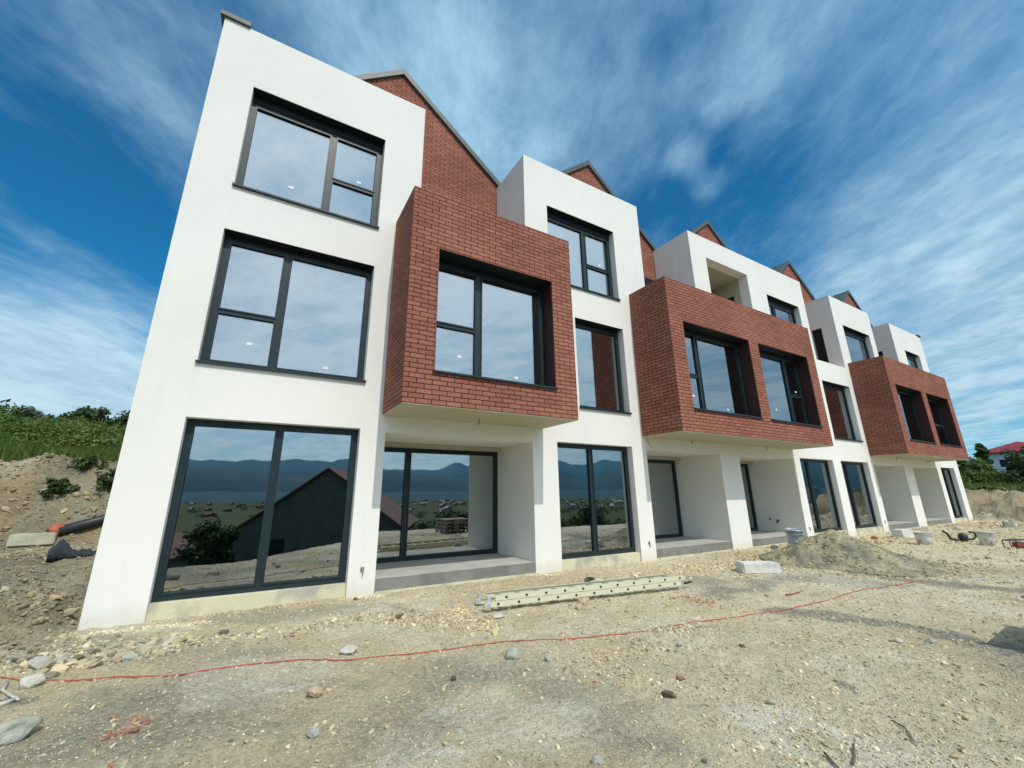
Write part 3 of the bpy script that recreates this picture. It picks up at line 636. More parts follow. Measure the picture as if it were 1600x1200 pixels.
# gravel and crumbs as one mass
def gravel():
    v0, f0 = ico(1); P = []
    def put(x, y, s, col): P.append((x, y, s, col))
    cols = np.array([(.40,.37,.29), (.48,.44,.33), (.56,.52,.42), (.31,.30,.26), (.44,.36,.24), (.20,.18,.15), (.66,.64,.56), (.36,.20,.14)]); pr = np.array([.30,.30,.10,.14,.12,.04,.012,.012])
    def scat(n, xr, yr, smin, smax, p=pr, pw=2.6):
        x = rng.uniform(*xr, n); y = rng.uniform(*yr, n)
        s = smin*(1-rng.uniform(size=n)*(1-(smin/smax)**pw))**(-1/pw)
        return x, y, s, cols[rng.choice(len(cols), n, p=p/p.sum())]
    def clus(p0, p1, w, n, smin, smax, p=pr):
        a = np.array(gp(*p0)); b_ = np.array(gp(*p1)); t_ = rng.uniform(size=n); q = a+(b_-a)*t_[:,None]+rng.normal(size=(n, 2))*w
        s = smin*(1-rng.uniform(size=n)*(1-(smin/smax)**2.2))**(-1/2.2)
        return q[:,0], q[:,1], s, cols[rng.choice(len(cols), n, p=p/p.sum())]
    A = [scat(34000, (-3.2, 6.5), (-6.3, 0), .0042, .026, pw=2.9), scat(17000, (3, 14), (-6.6, 0), .007, .032, pw=2.9), scat(5000, (12, 34), (-5, 0), .014, .06), scat(900, (26, 36), (-6, .3), .03, .12),
         scat(3000, (-5.5, -1.85), (-1.5, 3.2), .010, .07), scat(2600, (-7, -1.9), (3.2, 8.5), .02, .10)]
    greyp = np.array([.3,.2,.1,.4,0,.1,0,0]); whitep = np.array([0,.2,.4,0,0,0,.8,.0]); buffp = np.array([.2,.4,.2,0,.4,0,.1,.05]); redp = np.array([.2,.1,.0,.1,.2,.2,0,1.2]); whp = np.array([.2,.4,.4,.1,.1,0,.5,.0])
    A += [clus((40,1040),(300,1000),.20,900,.012,.07,greyp), clus((100,1030),(230,1015),.16,260,.025,.09,greyp), clus((330,1000),(640,960),.16,380,.012,.05,greyp), clus((0,960),(110,1010),.25,500,.015,.09,greyp), clus((620,965),(750,975),.20,1300,.008,.035), clus((700,950),(760,985),.14,500,.010,.035,buffp), clus((1030,985),(1090,982),.09,420,.008,.034,np.array([.3,.2,.2,.6,0,0,.2,0])),
          clus((1060,1010),(900,1025),.10,300,.007,.028), clus((1010,900),(1160,880),.25,1500,.012,.05,buffp), clus((1150,880),(1230,870),.2,500,.012,.05), clus((1070,935),(1110,945),.10,160,.010,.04,redp),
          clus((160,1145),(240,1130),.10,90,.008,.028,redp), clus((130,990),(330,972),.05,700,.006,.022,whitep), clus((545,935),(600,928),.07,420,.007,.028,whitep), clus((830,900),(880,897),.05,300,.008,.03,whp),
          clus((1005,880),(1030,874),.05,200,.010,.035,whitep), clus((590,940),(840,903),.10,500,.006,.02,whp), clus((1150,905),(1240,880),.15,400,.01,.035,greyp), clus((1330,850),(1480,838),.5,900,.018,.07,buffp), clus((1460,880),(1400,875),.25,200,.02,.06,greyp),
          clus((1280,1190),(1420,1180),.4,600,.006,.022,whp), clus((880,1040),(1010,1060),.16,400,.007,.025), clus((250,970),(540,935),.12,900,.006,.022), clus((1480,815),(1540,815),.8,500,.03,.11,buffp)]
    x = np.concatenate([a[0] for a in A]); y = np.concatenate([a[1] for a in A]); s = np.concatenate([a[2] for a in A]); col = np.concatenate([a[3] for a in A])
    ok = ~((x > -1.73) & (x < 33.46) & (y > -.02)); x, y, s, col = x[ok], y[ok], s[ok], col[ok]
    n = len(x); z = terrain(x, y)
    # rest on the sand pile where it covers the ground
    hh_, qq_ = heap_h(x-11.95, y+2.5); keep = qq_ <= 0; x, y, z, s, col = x[keep], y[keep], z[keep], s[keep], col[keep]
    k_ = 5200; a_ = rng.uniform(0, 2*np.pi, k_); d_ = 2.15*rng.uniform(0, 1, k_)**.55; hx_, hy_ = np.cos(a_)*d_, np.sin(a_)*d_; hh_, qq_ = heap_h(hx_, hy_)
    hz_ = terrain(hx_+11.95, hy_-2.5)*(qq_ <= 0)+np.where(qq_ > 0, terrain(hx_+11.95, hy_-2.5, False)+hh_-.01, 0)
    hs_ = .009*(1-rng.uniform(size=k_)*(1-(.009/.05)**2.6))**(-1/2.6); hc_ = np.array([(.36,.335,.24), (.44,.41,.30), (.27,.26,.20)])[rng.integers(0, 3, k_)]
    x = np.concatenate([x, hx_+11.95]); y = np.concatenate([y, hy_-2.5]); z = np.concatenate([z, hz_]); s = np.concatenate([s, hs_]); col = np.concatenate([col, hc_])
    dk = (x < -1.8) & (y > -1.2); col = np.where(dk[:,None], col*.68, col); n = len(x)
    sc = np.stack([s*rng.uniform(.8, 1.5, n), s*rng.uniform(.6, 1.0, n), s*rng.uniform(.32, .75, n)], -1)
    vv = v0[None]*(1+rng.uniform(-.28, .28, (n, len(v0), 1)))*sc[:,None,:]
    a = rng.uniform(0, 2*np.pi, n); ca_, sa_ = np.cos(a)[:,None], np.sin(a)[:,None]; tl = rng.normal(size=n)[:,None]*.25
    X_, Y_, Z_ = vv[...,0], vv[...,1], vv[...,2]; Z2 = Z_+X_*tl
    out = np.stack([X_*ca_-Y_*sa_+x[:,None], X_*sa_+Y_*ca_+y[:,None], Z2+(z+sc[:,2]*.35)[:,None]], -1).reshape(-1, 3)
    ff = (f0[None]+(np.arange(n)*len(v0))[:,None,None]).reshape(-1, 3)
    col = col*rng.uniform(.8, 1.2, (n, 1))*np.array([1.15, 1.06, .86]); ca4 = np.repeat(np.concatenate([col, np.ones((n, 1))], 1), len(v0), 0)
    m = bpy.data.materials.new('loose_gravel'); m.use_nodes = True; t = m.node_tree; b = t.nodes['Principled BSDF']; b.inputs['Roughness'].default_value = .92; b.inputs['Specular IOR Level'].default_value = .2
    at = t.nodes.new('ShaderNodeAttribute'); at.attribute_name = 'tint'; t.links.new(at.outputs['Color'], b.inputs['Base Color'])
    o = np_mesh('gravel', out, ff, m, None, False, {'tint': ('POINT', ca4)}); tag(o, 'loose gravel, stones and crumbs strewn over the bare soil', 'gravel', kind='stuff')
gravel()

# ------------------------------------------------------------------ red cord
pxs = [(-60,1052), (0,1057), (50,1061), (120,1064), (240,1058), (340,1045), (450,1033), (520,1031), (600,1026), (720,1013), (800,1004), (880,1000), (945,991), (1010,984), (1100,971), (1150,966), (1200,956), (1250,947), (1300,936), (1350,922), (1400,915), (1440,907)]
ctl = [Vector((*gp(a, b_), 0)) for a, b_ in pxs]; pts = []
for i in range(len(ctl)-1):
    p0 = ctl[max(i-1, 0)]; p1 = ctl[i]; p2 = ctl[i+1]; p3 = ctl[min(i+2, len(ctl)-1)]; n = max(4, int((p2-p1).length/.06))
    for k in range(n):
        t_ = k/n; q = .5*((2*p1)+(-p0+p2)*t_+(2*p0-5*p1+4*p2-p3)*t_*t_+(-p0+3*p1-3*p2+p3)*t_**3); pts.append(q)
pts.append(ctl[-1])
xs = np.array([p.x for p in pts]); ys = np.array([p.y for p in pts])+.012*np.sin(np.arange(len(pts))*.33); zs = terrain(xs, ys)
zs = np.maximum(zs, np.convolve(np.pad(zs, 3, 'edge'), np.ones(7)/7, 'valid'))+.004
tag(MB().tube(list(zip(xs, ys, zs)), .0065, 7).build('cord', M_redcord, None, True), 'thin red cord lying across the bare ground in front of the building', 'cord')

# ------------------------------------------------------------------ ladder
def ladder():
    L0 = Vector((3.02, -1.98, TZ(3.02, -1.98)+.07)); L1 = Vector((6.60, -2.52, TZ(6.6, -2.52)+.07))
    d = L1-L0; ln = d.length; rz_ = math.atan2(d.y, d.x)
    t = empty('ladder', L0, rz_); t.rotation_euler = (-.10, -math.asin(d.z/ln), rz_)
    tag(t, 'white two-section extension ladder lying on stones in front of the entrances', 'ladder')
    mr = mat('ladder_rail', (.62, .60, .47), .5, None, (26, (.60, .57, .33), .44, .64), metal=.1)
    # second smear layer
    WD = .42
    for k, (x0, z0_) in enumerate(((0.0, 0.0), (.10, .078))):
        xa, xb = x0, x0+ln-.15
        for yy in (0.0, WD):
            m = MB(); s_ = -1 if yy == 0 else 1
            m.box(xa, xb, yy-.004, yy+.004, z0_, z0_+.07)
            m.box(xa, xb, min(yy, yy-s_*.028), max(yy, yy-s_*.028), z0_+.064, z0_+.0698)
            m.box(xa, xb, min(yy, yy-s_*.028), max(yy, yy-s_*.028), z0_+.0002, z0_+.006)
            m.build('rail', mr, t)
        nn = 11
        for i in range(nn):
            xx = xa+.14+i*(ln-.43)/(nn-1)+(.03 if k else 0)
            MB().box(xx-.014, xx+.014, .0, WD, z0_+.022, z0_+.046, 0).box(xx-.018, xx+.018, -.0065, -.0045, z0_+.019, z0_+.049, 1).box(xx-.018, xx+.018, WD+.0045, WD+.0065, z0_+.019, z0_+.049, 1).build('rung', [M_alu, M_black], t)
    for yy in (0, WD):
        MB().box(-.07, .02, yy-.022, yy+.022, .0, .07).build('foot', M_alu, t, bevel=.004)
        MB().box(-.03, .03, yy-.018, yy+.018, .07, .15).build('guide_bracket', M_alu, t, bevel=.003)
    MB().tube([(ln-.02, 0, .03), (ln+.0, .0, .03), (ln+.09, -.0, .04)], .016, 8).tube([(ln-.08, -.01, .03), (ln-.02, -.01, .03)], .02, 8).build('hook', M_black, t)
ladder()

# ------------------------------------------------------------------ blocks, buckets, tools
def solid(name, mt, loc, rz_, sx, sy, sz, label, cat, group=None, bev=.018, tilt=(0, 0)):
    bm = bmesh.new(); bmesh.ops.create_cube(bm, size=1); bmesh.ops.scale(bm, vec=(sx, sy, sz), verts=bm.verts)
    bmesh.ops.bevel(bm, geom=bm.edges[:], offset=bev, segments=2, affect='EDGES'); bmesh.ops.subdivide_edges(bm, edges=[e for e in bm.edges if e.calc_length() > .12], cuts=5, use_grid_fill=True)
    for v in bm.verts:
        n_ = math.sin(v.co.x*37+v.co.z*21)*math.sin(v.co.y*43+v.co.x*11)
        v.co += v.normal*.006*n_
        if v.co.x > sx*.42 and v.co.z > sz*.3: v.co.z -= .03*sz*(1+n_)
    me = bpy.data.meshes.new(name); bm.to_mesh(me); bm.free(); me.materials.append(mt)
    o = bpy.data.objects.new(name, me); C.objects.link(o); o.location = (loc[0], loc[1], loc[2]+sz/2-.01); o.rotation_euler = (*tilt, rz_)
    return tag(o, label, cat, group)
x, y = gp(1160, 895); x2, y2 = gp(1219, 897)
solid('concrete_block', M_block, (9.15, -2.27, TZ(9.1, -2.2)), -.50, .78, .30, .21, 'long white aerated block lying left of the sand heap', 'block', None, .02)
solid('concrete_block', M_blockold, (-4.02, 5.45, TZ(-4, 5.45)), .15, .68, .26, .24, 'weathered grey concrete block on the raised ground at far left', 'block')
solid('concrete_block', M_block, (20.1, -1.2, TZ(20.1, -1.2)), -.2, .62, .35, .30, 'small white block between the piers and the first white bucket', 'block')
solid('concrete_block', M_blockold, (29.3, -2.0, TZ(29.3, -2.0)), .3, .45, .3, .25, 'brownish block on the ground near the far earth bank', 'block')

def paint_mat(name, base, smear, sm, lo=.5, hi=.62):
    return mat(name, base, .5, None, (sm, smear, lo, hi), spec=.4)
M_pail = paint_mat('white_pail_plastic', (.62, .60, .58), (.30, .24, .22), 9, .55, .68)
M_blue = paint_mat('blue_grey_pail', (.30, .37, .43), (.55, .55, .52), 5, .5, .62)
def bucket(x, y, R_, H_, mt, label, rz_=0, tilt=(0, 0), lidstuff=None, handle=True, group='plastic buckets'):
    t = empty('bucket', (x, y, TZ(x, y)-.01), rz_); t.rotation_euler = (*tilt, rz_); tag(t, label, 'bucket', group)
    rb = R_*.84
    MB().lathe([(0, .0), (rb, 0), (rb+(R_-rb)*.5, H_*.5), (R_, H_*.93), (R_+.012, H_*.93), (R_+.012, H_), (R_-.006, H_), (R_-.010, H_*.92), (rb-.008, .02), (0, .02)], 32).build('body', mt, t, True)
    MB().lathe([(R_+.001, H_*.80), (R_+.010, H_*.80), (R_+.010, H_*.84), (R_+.001, H_*.84)], 32).build('rim', mt, t)
    MB().lathe([(0, H_*.72), (R_*.93, H_*.72), (R_*.93, H_*.70), (0, H_*.70)], 24).build('mortar_fill', M_conc, t)
    if handle:
        pts = [(math.cos(a)*(R_+.015), -math.sin(a)*R_*.75, H_*.86-math.sin(a)*R_*.62) for a in np.linspace(0, math.pi, 12)]
        MB().tube(pts, .005, 6).build('handle', M_alu, t, True)
    return t
b1_ = bucket(13.1, -1.10, .205, .60, M_blue, 'tall blue grey plastic bucket smeared with plaster behind the sand heap', .4, (.03, -.06))
# sticks and float leaning in the bucket and beside it
t = empty('trowel', (13.62, -1.25, TZ(13.6, -1.2)+.12), 0); tag(t, 'plasterer\'s trowel leaning against the blue bucket', 'trowel')
MB().box(-.05, .30, -.07, .07, .18, .19).build('blade', M_alu, t).rotation_euler = (.5, .5, 0)
MB().tube([(-.02, 0, .14), (.1, .0, .13), (.22, 0, .06)], .018, 8).build('handle', M_black, t)
#MB().tube([(12.84, -1.2, .12), (12.80, -1.22, .38), (12.79, -1.24, .53)], .012, 8).tube([(12.98, -1.2, .2), (12.86, -1.25, .54)], .009, 8)
bucket(15.5, -1.75, .14, .17, M_pail, 'shallow white tub half hidden behind the sand heap', .2, handle=False)
bucket(17.85, -2.40, .20, .37, M_pail, 'wide white bucket with red smears, nearer to the piers', 1.2, group='plastic buckets')
bucket(19.0, -3.46, .185, .40, M_pail, 'white bucket with a dark smear between the two black-handled tools', 2.2, (.0, -.08), group='plastic buckets')

def loop(c, rx, rz2, ax, tilt=0, n=18, a0=0, a1=2*math.pi):
    pts = []
    for i in range(n):
        a = a0+(a1-a0)*i/(n-1 if a1-a0 < 6.2 else n); p = Vector((math.cos(a)*rx, 0, math.sin(a)*rz2))
        p = Matrix.Rotation(ax, 3, 'Z') @ (Matrix.Rotation(tilt, 3, 'X') @ p); pts.append(Vector(c)+p)
    return pts
t = empty('hand_mixer', (19.95, -2.75, TZ(19.95, -2.75)), -.5); tag(t, 'black hand mixer lying on its curved handles between the two white buckets', 'mixer', 'site power tools')
MB().tube([(-.62, 0, .34), (-.5, 0, .26), (-.42, 0, .10), (-.2, 0, .05), (.05, 0, .06)], .035, 8).tube([(.1, 0, .08), (.30, 0, .08), (.44, 0, .16), (.42, 0, .28), (.25, 0, .30)], .032, 8).build('handle', M_black, t, True)
MB().lathe([(0, 0), (.10, 0), (.12, .05), (.12, .16), (.07, .24), (0, .24)], 18, c=(0, 0, .03)).build('motor', M_black, t, True)
MB().tube([(.1, .02, .1), (.25, .3, .04), (.35, .5, .03)], .014, 8).build('shaft', M_alu, t)
t = empty('power_trowel', (*gp(1598, 857), TZ(18.8, -4.2)), -.45); t.scale = (.62, .62, .62); tag(t, 'black framed site machine with red housing at the right edge', 'machine', 'site power tools')
fr_ = [(-.50, 0, .02), (-.56, 0, .30), (-.48, 0, .36), (.05, 0, .38), (.50, 0, .36), (.55, 0, .1), (.45, 0, .02), (-.2, 0, .02)]
MB().tube(fr_, .022, 8, closed=True).tube([(p[0], .28, p[2]) for p in fr_], .022, 8, closed=True).tube([(-.5, 0, .35), (-.5, .28, .35)], .02, 8).tube([(.5, 0, .35), (.5, .28, .35)], .02, 8).build('frame', M_black, t, True)
MB().box(-.15, .40, .03, .25, .06, .27).build('housing', mat('red_housing', (.20, .05, .035), .5, None, (5, (.22, .06, .05), .4, .7)), t, bevel=.03)
MB().lathe([(0, 0), (.14, 0), (.15, .04), (.10, .09), (0, .10)], 20, c=(.12, .14, .275)).build('fuel_tank', M_pail, t, True)
# tangle of black strap by the ladder
t = empty('strap_bundle', (5.46, -1.33, TZ(5.46, -1.33)), -.25); tag(t, 'small tangle of black straps and grey cloth behind the ladder', 'straps')
m = MB()
for i in range(5):
    m.tube(loop((-.05+.03*i, .01*i, .055), .07+.012*(i % 3), .05, .4*i, .5+.3*i), .010, 6, closed=True)
m.build('strap', M_black, t, True)
MB().tube([(-.02, .0, .03), (.12, -.04, .045), (.25, -.07, .02), (.36, -.11, .018)], [.035, .03, .022, .008], 7).build('cloth', SM['pale'], t)
o = rock(773, 991, 13, 8, 'buff', 'crumpled yellow rag in front of the left end of the ladder', 'rag'); o.data.materials[0] = M_yellow
# scrap by the building corner: orange plastic bits
for (a, b_, l_) in ((556, 938, 'orange plastic scrap at the foot of the second pier'), (1368, 842, 'orange scrap on the ground behind the sand heap'), (1158, 893, 'red scrap at the left end of the white block')):
    o = rock(a, b_, 9, 7, 'red', l_, 'scrap', angular=.8); o.data.materials[0] = M_orange
# sticks at the left edge and in the foreground
def stick(pts_px, r_, mt, label, z=.015, name='stick', group='sticks and wire on the ground'):
    P = [];
    for a, b_ in pts_px:
        x, y = gp(a, b_); P.append((x, y, TZ(x, y)+z))
    return tag(MB().tube(P, [r_*(1-.4*i/len(P)) for i in range(len(P))], 7).build(name, mt, None, True), label, name, group)
M_stick = mat('bleached_wood', (.52, .50, .42), .8, (40, .5, .004), (9, (.40, .38, .3), .4, .7)); M_dstick = mat('dark_wood', (.13, .11, .09), .8, (40, .5, .004), (9, (.2, .17, .13), .4, .7))
stick([(12, 1066), (3, 1080), (15, 1089), (28, 1098)], .014, M_stick, 'bleached forked stick at the left edge of the ground')
stick([(-20, 1112), (5, 1104), (24, 1095)], .020, M_stick, 'thick bleached stick lying beside the forked one')
stick([(1335, 1172), (1337, 1188), (1335, 1204)], .008, M_dstick, 'thin dark rod at the bottom edge pointing to the building', .02, 'rod')
stick([(1395, 1130), (1415, 1142), (1430, 1166)], .006, M_dstick, 'thin dark twig in the lower right of the ground')
stick([(1290, 1184), (1302, 1196), (1312, 1206)], .008, M_dstick, 'dark twig at the bottom edge left of the thin rod')
stick([(1228, 931), (1240, 930), (1250, 928)], .014, SM['red'], 'short red offcut below the white aerated block', .012, 'offcut')
stick([(20, 1034), (45, 1038), (62, 1032)], .016, M_dstick, 'dark stick in the rubble near the building corner')

# ------------------------------------------------------------------ left bank: pipe, membrane, weeds
pt = empty('drain_pipe', (-3.85, 5.6, .85)); tag(pt, 'large black drain pipe with an orange end lying along the earth bank', 'pipe')
MB().tube([(.12, .03, .02), (1.0, .75, .33), (2.3, 1.9, .78)], .108, 20).build('pipe_body', M_black, pt, True)
MB().lathe([(0, .02), (.09, 0), (.125, .02), (.132, .10), (.125, .22), (.11, .23)], 20).build('pipe_end', M_orange, pt, True).rotation_euler = (0, rad(66), rad(39))
def membrane():
    n, k = 90, 40; uu = np.linspace(0, 1, n); vv = np.linspace(0, 2*np.pi, k, endpoint=False); U_, V_ = np.meshgrid(uu, vv, indexing='ij')
    hh = .075+.10*np.exp(-((U_-.16)/.13)**2)+.07*np.exp(-((U_-.97)/.2)**2)+.012*np.sin(U_*17)
    rr = 1+.05*np.sin(V_*14)+.05*np.sign(np.sin(V_*9))*np.sin(U_*80)*.5
    Xm = U_*.95; Ym = np.cos(V_)*.13*rr; Zm = (np.sin(V_)*.5*rr+.5)*hh*1.9+.01*np.sin(U_*60)
    id_ = np.arange(n*k).reshape(n, k); nxt = np.roll(id_, -1, 1); Fm = np.stack([id_[:-1], id_[1:], nxt[1:], nxt[:-1]], -1).reshape(-1, 4)
    m = mat('dimpled_membrane', (.022, .035, .05), .45, (55, 1.0, .03), (30, (.05, .07, .09), .5, .7), spec=.6)
    o = np_mesh('membrane_roll', np.stack([Xm, Ym, Zm], -1).reshape(-1, 3), Fm, m, None, True); o.location = (-3.02, 2.95, TZ(-2.7, 2.95)-.03); o.rotation_euler = (0, 0, .25)
    tag(o, 'crumpled dark blue dimpled membrane beside the building corner', 'membrane')
membrane()

# ------------------------------------------------------------------ foliage
def leaf_mat(name, c1, c2):
    m = bpy.data.materials.new(name); m.use_nodes = True; t = m.node_tree; b = t.nodes['Principled BSDF']
    at = t.nodes.new('ShaderNodeAttribute'); at.attribute_name = 'tint'; sx_ = t.nodes.new('ShaderNodeSeparateColor'); t.links.new(at.outputs['Color'], sx_.inputs[0])
    t.links.new(mixc(t, sx_.outputs[0], c1, c2), b.inputs['Base Color']); b.inputs['Roughness'].default_value = .6; b.inputs['Specular IOR Level'].default_value = .25
    tr = t.nodes.new('ShaderNodeBsdfTranslucent'); t.links.new(mixc(t, sx_.outputs[0], tuple(q*1.2 for q in c1), tuple(q*1.3 for q in c2)), tr.inputs[0])
    mx = t.nodes.new('ShaderNodeMixShader'); mx.inputs[0].default_value = .3; out = t.nodes['Material Output']
    t.links.new(b.outputs[0], mx.inputs[1]); t.links.new(tr.outputs[0], mx.inputs[2]); t.links.new(mx.outputs[0], out.inputs[0]); return m
LM = {'dark': leaf_mat('dark_leaves', (.028, .055, .018), (.075, .12, .030)), 'mid': leaf_mat('green_leaves', (.06, .105, .02), (.14, .20, .045)), 'yellow': leaf_mat('yellow_green_leaves', (.10, .14, .022), (.20, .25, .055)),
      'grey': leaf_mat('grey_green_leaves', (.10, .12, .085), (.22, .24, .19))}
M_bark = mat('bark', (.10, .08, .06), .9, (20, .6, .02), (6, (.16, .13, .1), .4, .7))
def leaves(centers, radii, n, size, squash=.8):
    w = radii**2; w = w/w.sum(); k = rng.choice(len(centers), n, p=w)
    d = rng.normal(size=(n, 3)); d /= np.linalg.norm(d, axis=1)[:,None]; rr = rng.uniform(size=n)**(1/2.0)
    p = centers[k]+d*(radii[k]*rr)[:,None]*np.array([1, 1, squash])
    nrm = d+rng.normal(size=(n, 3))*.7; nrm[:,2] += .5; nrm /= np.linalg.norm(nrm, axis=1)[:,None]
    t1 = np.cross(nrm, rng.normal(size=(n, 3))); t1 /= np.linalg.norm(t1, axis=1)[:,None]; t2 = np.cross(nrm, t1)
    s = size*rng.uniform(.6, 1.4, n)[:,None]
    q = np.stack([p-t1*s, p-t2*s*.55, p+t1*s, p+t2*s*.55], 1).reshape(-1, 3); f_ = np.arange(4*n).reshape(-1, 4)
    tint = np.clip(rng.uniform(0, 1, len(centers))[k]*.6+rng.uniform(0, .4, n), 0, 1); col = np.repeat(np.stack([tint, tint, tint, np.ones(n)], -1), 4, 0)
    return q, f_, col
def tree(name, x, y, w, h, n, size, kind, label, cat, group, trunk=.25, z=None, loose=1.0):
    z = TZ(x, y) if z is None else z; t = empty(name, (x, y, z-.05)); tag(t, label, cat, group)
    nb = 16; c = np.stack([rng.normal(size=nb)*w*.23, rng.normal(size=nb)*w*.23, h*trunk+rng.uniform(.12, .92, nb)*h*(1-trunk)], -1); rr = w*rng.uniform(.10, .24, nb)*loose
    tp = (c[:,2]/h); c[:,:2] *= (1.25-.8*tp)[:,None]; c[0] = (0, 0, h*(trunk+.45*(1-trunk))); rr[0] = w*.3
    q, f_, col = leaves(c, rr, n, size)
    np_mesh('crown', q, f_, LM[kind], t, False, {'tint': ('POINT', col)})
    m = MB(); m.tube([(0, 0, 0), (w*.02, 0, h*.3), (0, w*.02, h*.65)], [w*.035, w*.028, w*.012], 7)
    for i in range(8): m.tube([(0, 0, h*(.15+.06*i)), tuple(c[i]*np.array([.5, .5, 1])*.5+np.array([0, 0, h*.12])), tuple(c[i])], [w*.018, w*.012, w*.005], 6)
    m.build('trunk', M_bark, t); return t
GL = 'bushes along the top of the left bank'
def atpx(px, yy):       # x of a pixel column at depth yy on the left hill
    d = ray(px, 700); t_ = (yy-CAM_Y)/d.y; return d.x*t_
left_bushes = [(-25,24,4.5,3.4,'dark','dark bush at the left edge of the hill top'), (18,22,3.6,3.0,'mid','green rounded bush second from the left on the hill top'), (42,26,3.4,3.4,'grey','thin grey-green bush with bare twigs on the hill top'),
   (60,21,3.2,2.5,'mid','low mid green bush before the twiggy one on the hill top'), (88,25,2.6,2.2,'grey','whitish blossoming bush on the hill top'), (112,26,3.6,4.0,'dark','tallest dark tree with a pointed crown on the hill top'), (140,24,3.4,2.8,'mid','broad green bush right of the pointed tree'),
   (165,23,2.6,2.6,'dark','dark bush behind a broad green one near the white wall'), (186,24,3.6,3.9,'dark','dark airy tree closest to the white building corner'), (215,25,4,3.6,'dark','dark bush mostly hidden behind the building corner')]
for (a, yy, w_, h_, kd, l_) in left_bushes:
    h_ *= {'dark': 1.0, 'mid': .72, 'grey': .85}[kd]
    tree('bush', atpx(a, yy), yy, w_*.85, h_*.50, 2200, .115, kd, l_, 'bush', GL, .05, loose=.95 if kd != 'grey' else .7)
for i, (a, yy, w_, h_) in enumerate([(5,17,3.6,1.6),(50,17.5,3.4,1.5),(95,18,3.8,1.7),(140,17,3.6,1.6),(175,17.5,3.4,1.7),(210,18,3,1.6),(30,14,2.2,.8),(120,13.5,2.2,.8),(170,14,2.4,.9)]):
    tree('shrub', atpx(a, yy), yy, w_, h_*.45, 3000, .06, ('mid','yellow','mid','yellow','yellow','mid','mid','yellow','mid')[i], ['low green shrub at the left end of the grassy slope','yellow green shrub at the left of the grassy slope','green shrub in the middle of the grassy slope','yellow green shrub in the middle of the grassy slope','bright yellow green shrub near the white wall','green shrub hidden behind the white corner','small tuft low on the left of the slope','small yellow tuft low in the middle of the slope','small green tuft low near the white wall'][i], 'shrub', 'low shrubs on the left slope', .0)
for (a, b_, yy, s_, l_) in [(88,778,6.6,.55,'leafy weed on the bare bank above the drain pipe'), (130,750,7.3,.6,'upper weed on the bare bank near the grass edge'), (168,780,6.9,.8,'dark weed on the bank right beside the white wall')]:
    d = ray(a, b_); t_ = (yy-CAM_Y)/d.y; tree('weed', d.x*t_, yy, s_, s_*.75, 420, .055, 'dark', l_, 'weed', 'weeds on the bare left bank', 0)
def grass(name, n, xr, yr, hgt, cond, kinds='mid', wdt=.012):
    x = rng.uniform(*xr, n); y = rng.uniform(*yr, n); k = cond(x, y); x, y = x[k], y[k]; n = len(x); z = terrain(x, y)
    a = rng.uniform(0, 2*np.pi, n); h = hgt*rng.uniform(.5, 1.3, n)*(.6+vnoise(x*.8, y*.8, 5)); lx, ly = rng.normal(size=n)*h*.3, rng.normal(size=n)*h*.3; w = wdt*rng.uniform(.7, 1.5, n)
    p0 = np.stack([x-np.cos(a)*w, y-np.sin(a)*w, z-.02], -1); p1 = np.stack([x+np.cos(a)*w, y+np.sin(a)*w, z-.02], -1); p2 = np.stack([x+lx, y+ly, z+h], -1)
    V_ = np.stack([p0, p1, p2], 1).reshape(-1, 3); tint = np.clip(vnoise(x*.6, y*.6, 9)*.7+rng.uniform(0, .4, n), 0, 1)
    o = np_mesh(name, V_, np.arange(3*n).reshape(-1, 3), LM[kinds], None, False, {'tint': ('POINT', np.repeat(np.stack([tint, tint, tint, np.ones(n)], -1), 3, 0))})
    return o
tag(grass('grass', 60000, (-16, -1.8), (8.2, 24), .26, lambda x, y: (x < -1.9) & (x > -2.4-(y+7.7)*.62), 'mid', .022), 'rough green grass on the slope above the left bank', 'grass', kind='stuff')
tag(grass('grass', 40000, (40, 75), (-8, 14), .35, lambda x, y: x > 40.5+fbm(x, y, 92, 4)*3, 'mid', .04), 'rough green grass on the slope at the far right', 'grass', kind='stuff')

# ------------------------------------------------------------------ far right: red roofed house and trees
hx, hy = 112, 9.0; hz = 4.15
hs = empty('house', (hx, hy, hz), rad(-8)); tag(hs, 'white house with a red hipped roof on the far right slope', 'house')
m = MB(); m.wall(-5, 5, -.5, 3.4, [(-3.6, -2.3, 1.0, 2.3), (.8, 2.4, 1.0, 2.3)], -3.2, -3.0).box(-5, -4.8, -3.0, 4.2, -.5, 3.4).box(4.8, 5, -3.0, 4.2, -.5, 3.4).box(-4.8, 4.8, 4.0, 4.2, -.5, 3.4); m.build('wall', M_white, hs)
m = MB(); m.wall(-3.0, 3.6, -.5, 3.4, [(-1.8, -.8, 1.1, 2.3), (1.2, 2.2, 1.1, 2.3)], -5.25, -5.05, axis='x'); m.build('wall', M_white, hs)
for yy in (-1.3, 1.7): MB().box(-5.15, -5.08, yy-.5, yy+.5, 1.1, 2.3).build('window', M_frame, hs)
for a_, b_ in ((-3.6, -2.3), (.8, 2.4)): MB().box(a_, b_, -3.12, -3.06, 1.0, 2.3).build('window', M_frame, hs)
MB().box(-5.30, 5.05, -3.3, 4.25, .72, .80).build('string_course', M_conc, hs)
M_redroof = mat('red_tile_roof', (.30, .04, .05), .6, (8, .5, .03), (3, (.22, .03, .04), .4, .7))
e = [(-5.9, -3.9), (5.9, -3.9), (5.9, 4.9), (-5.9, 4.9)]
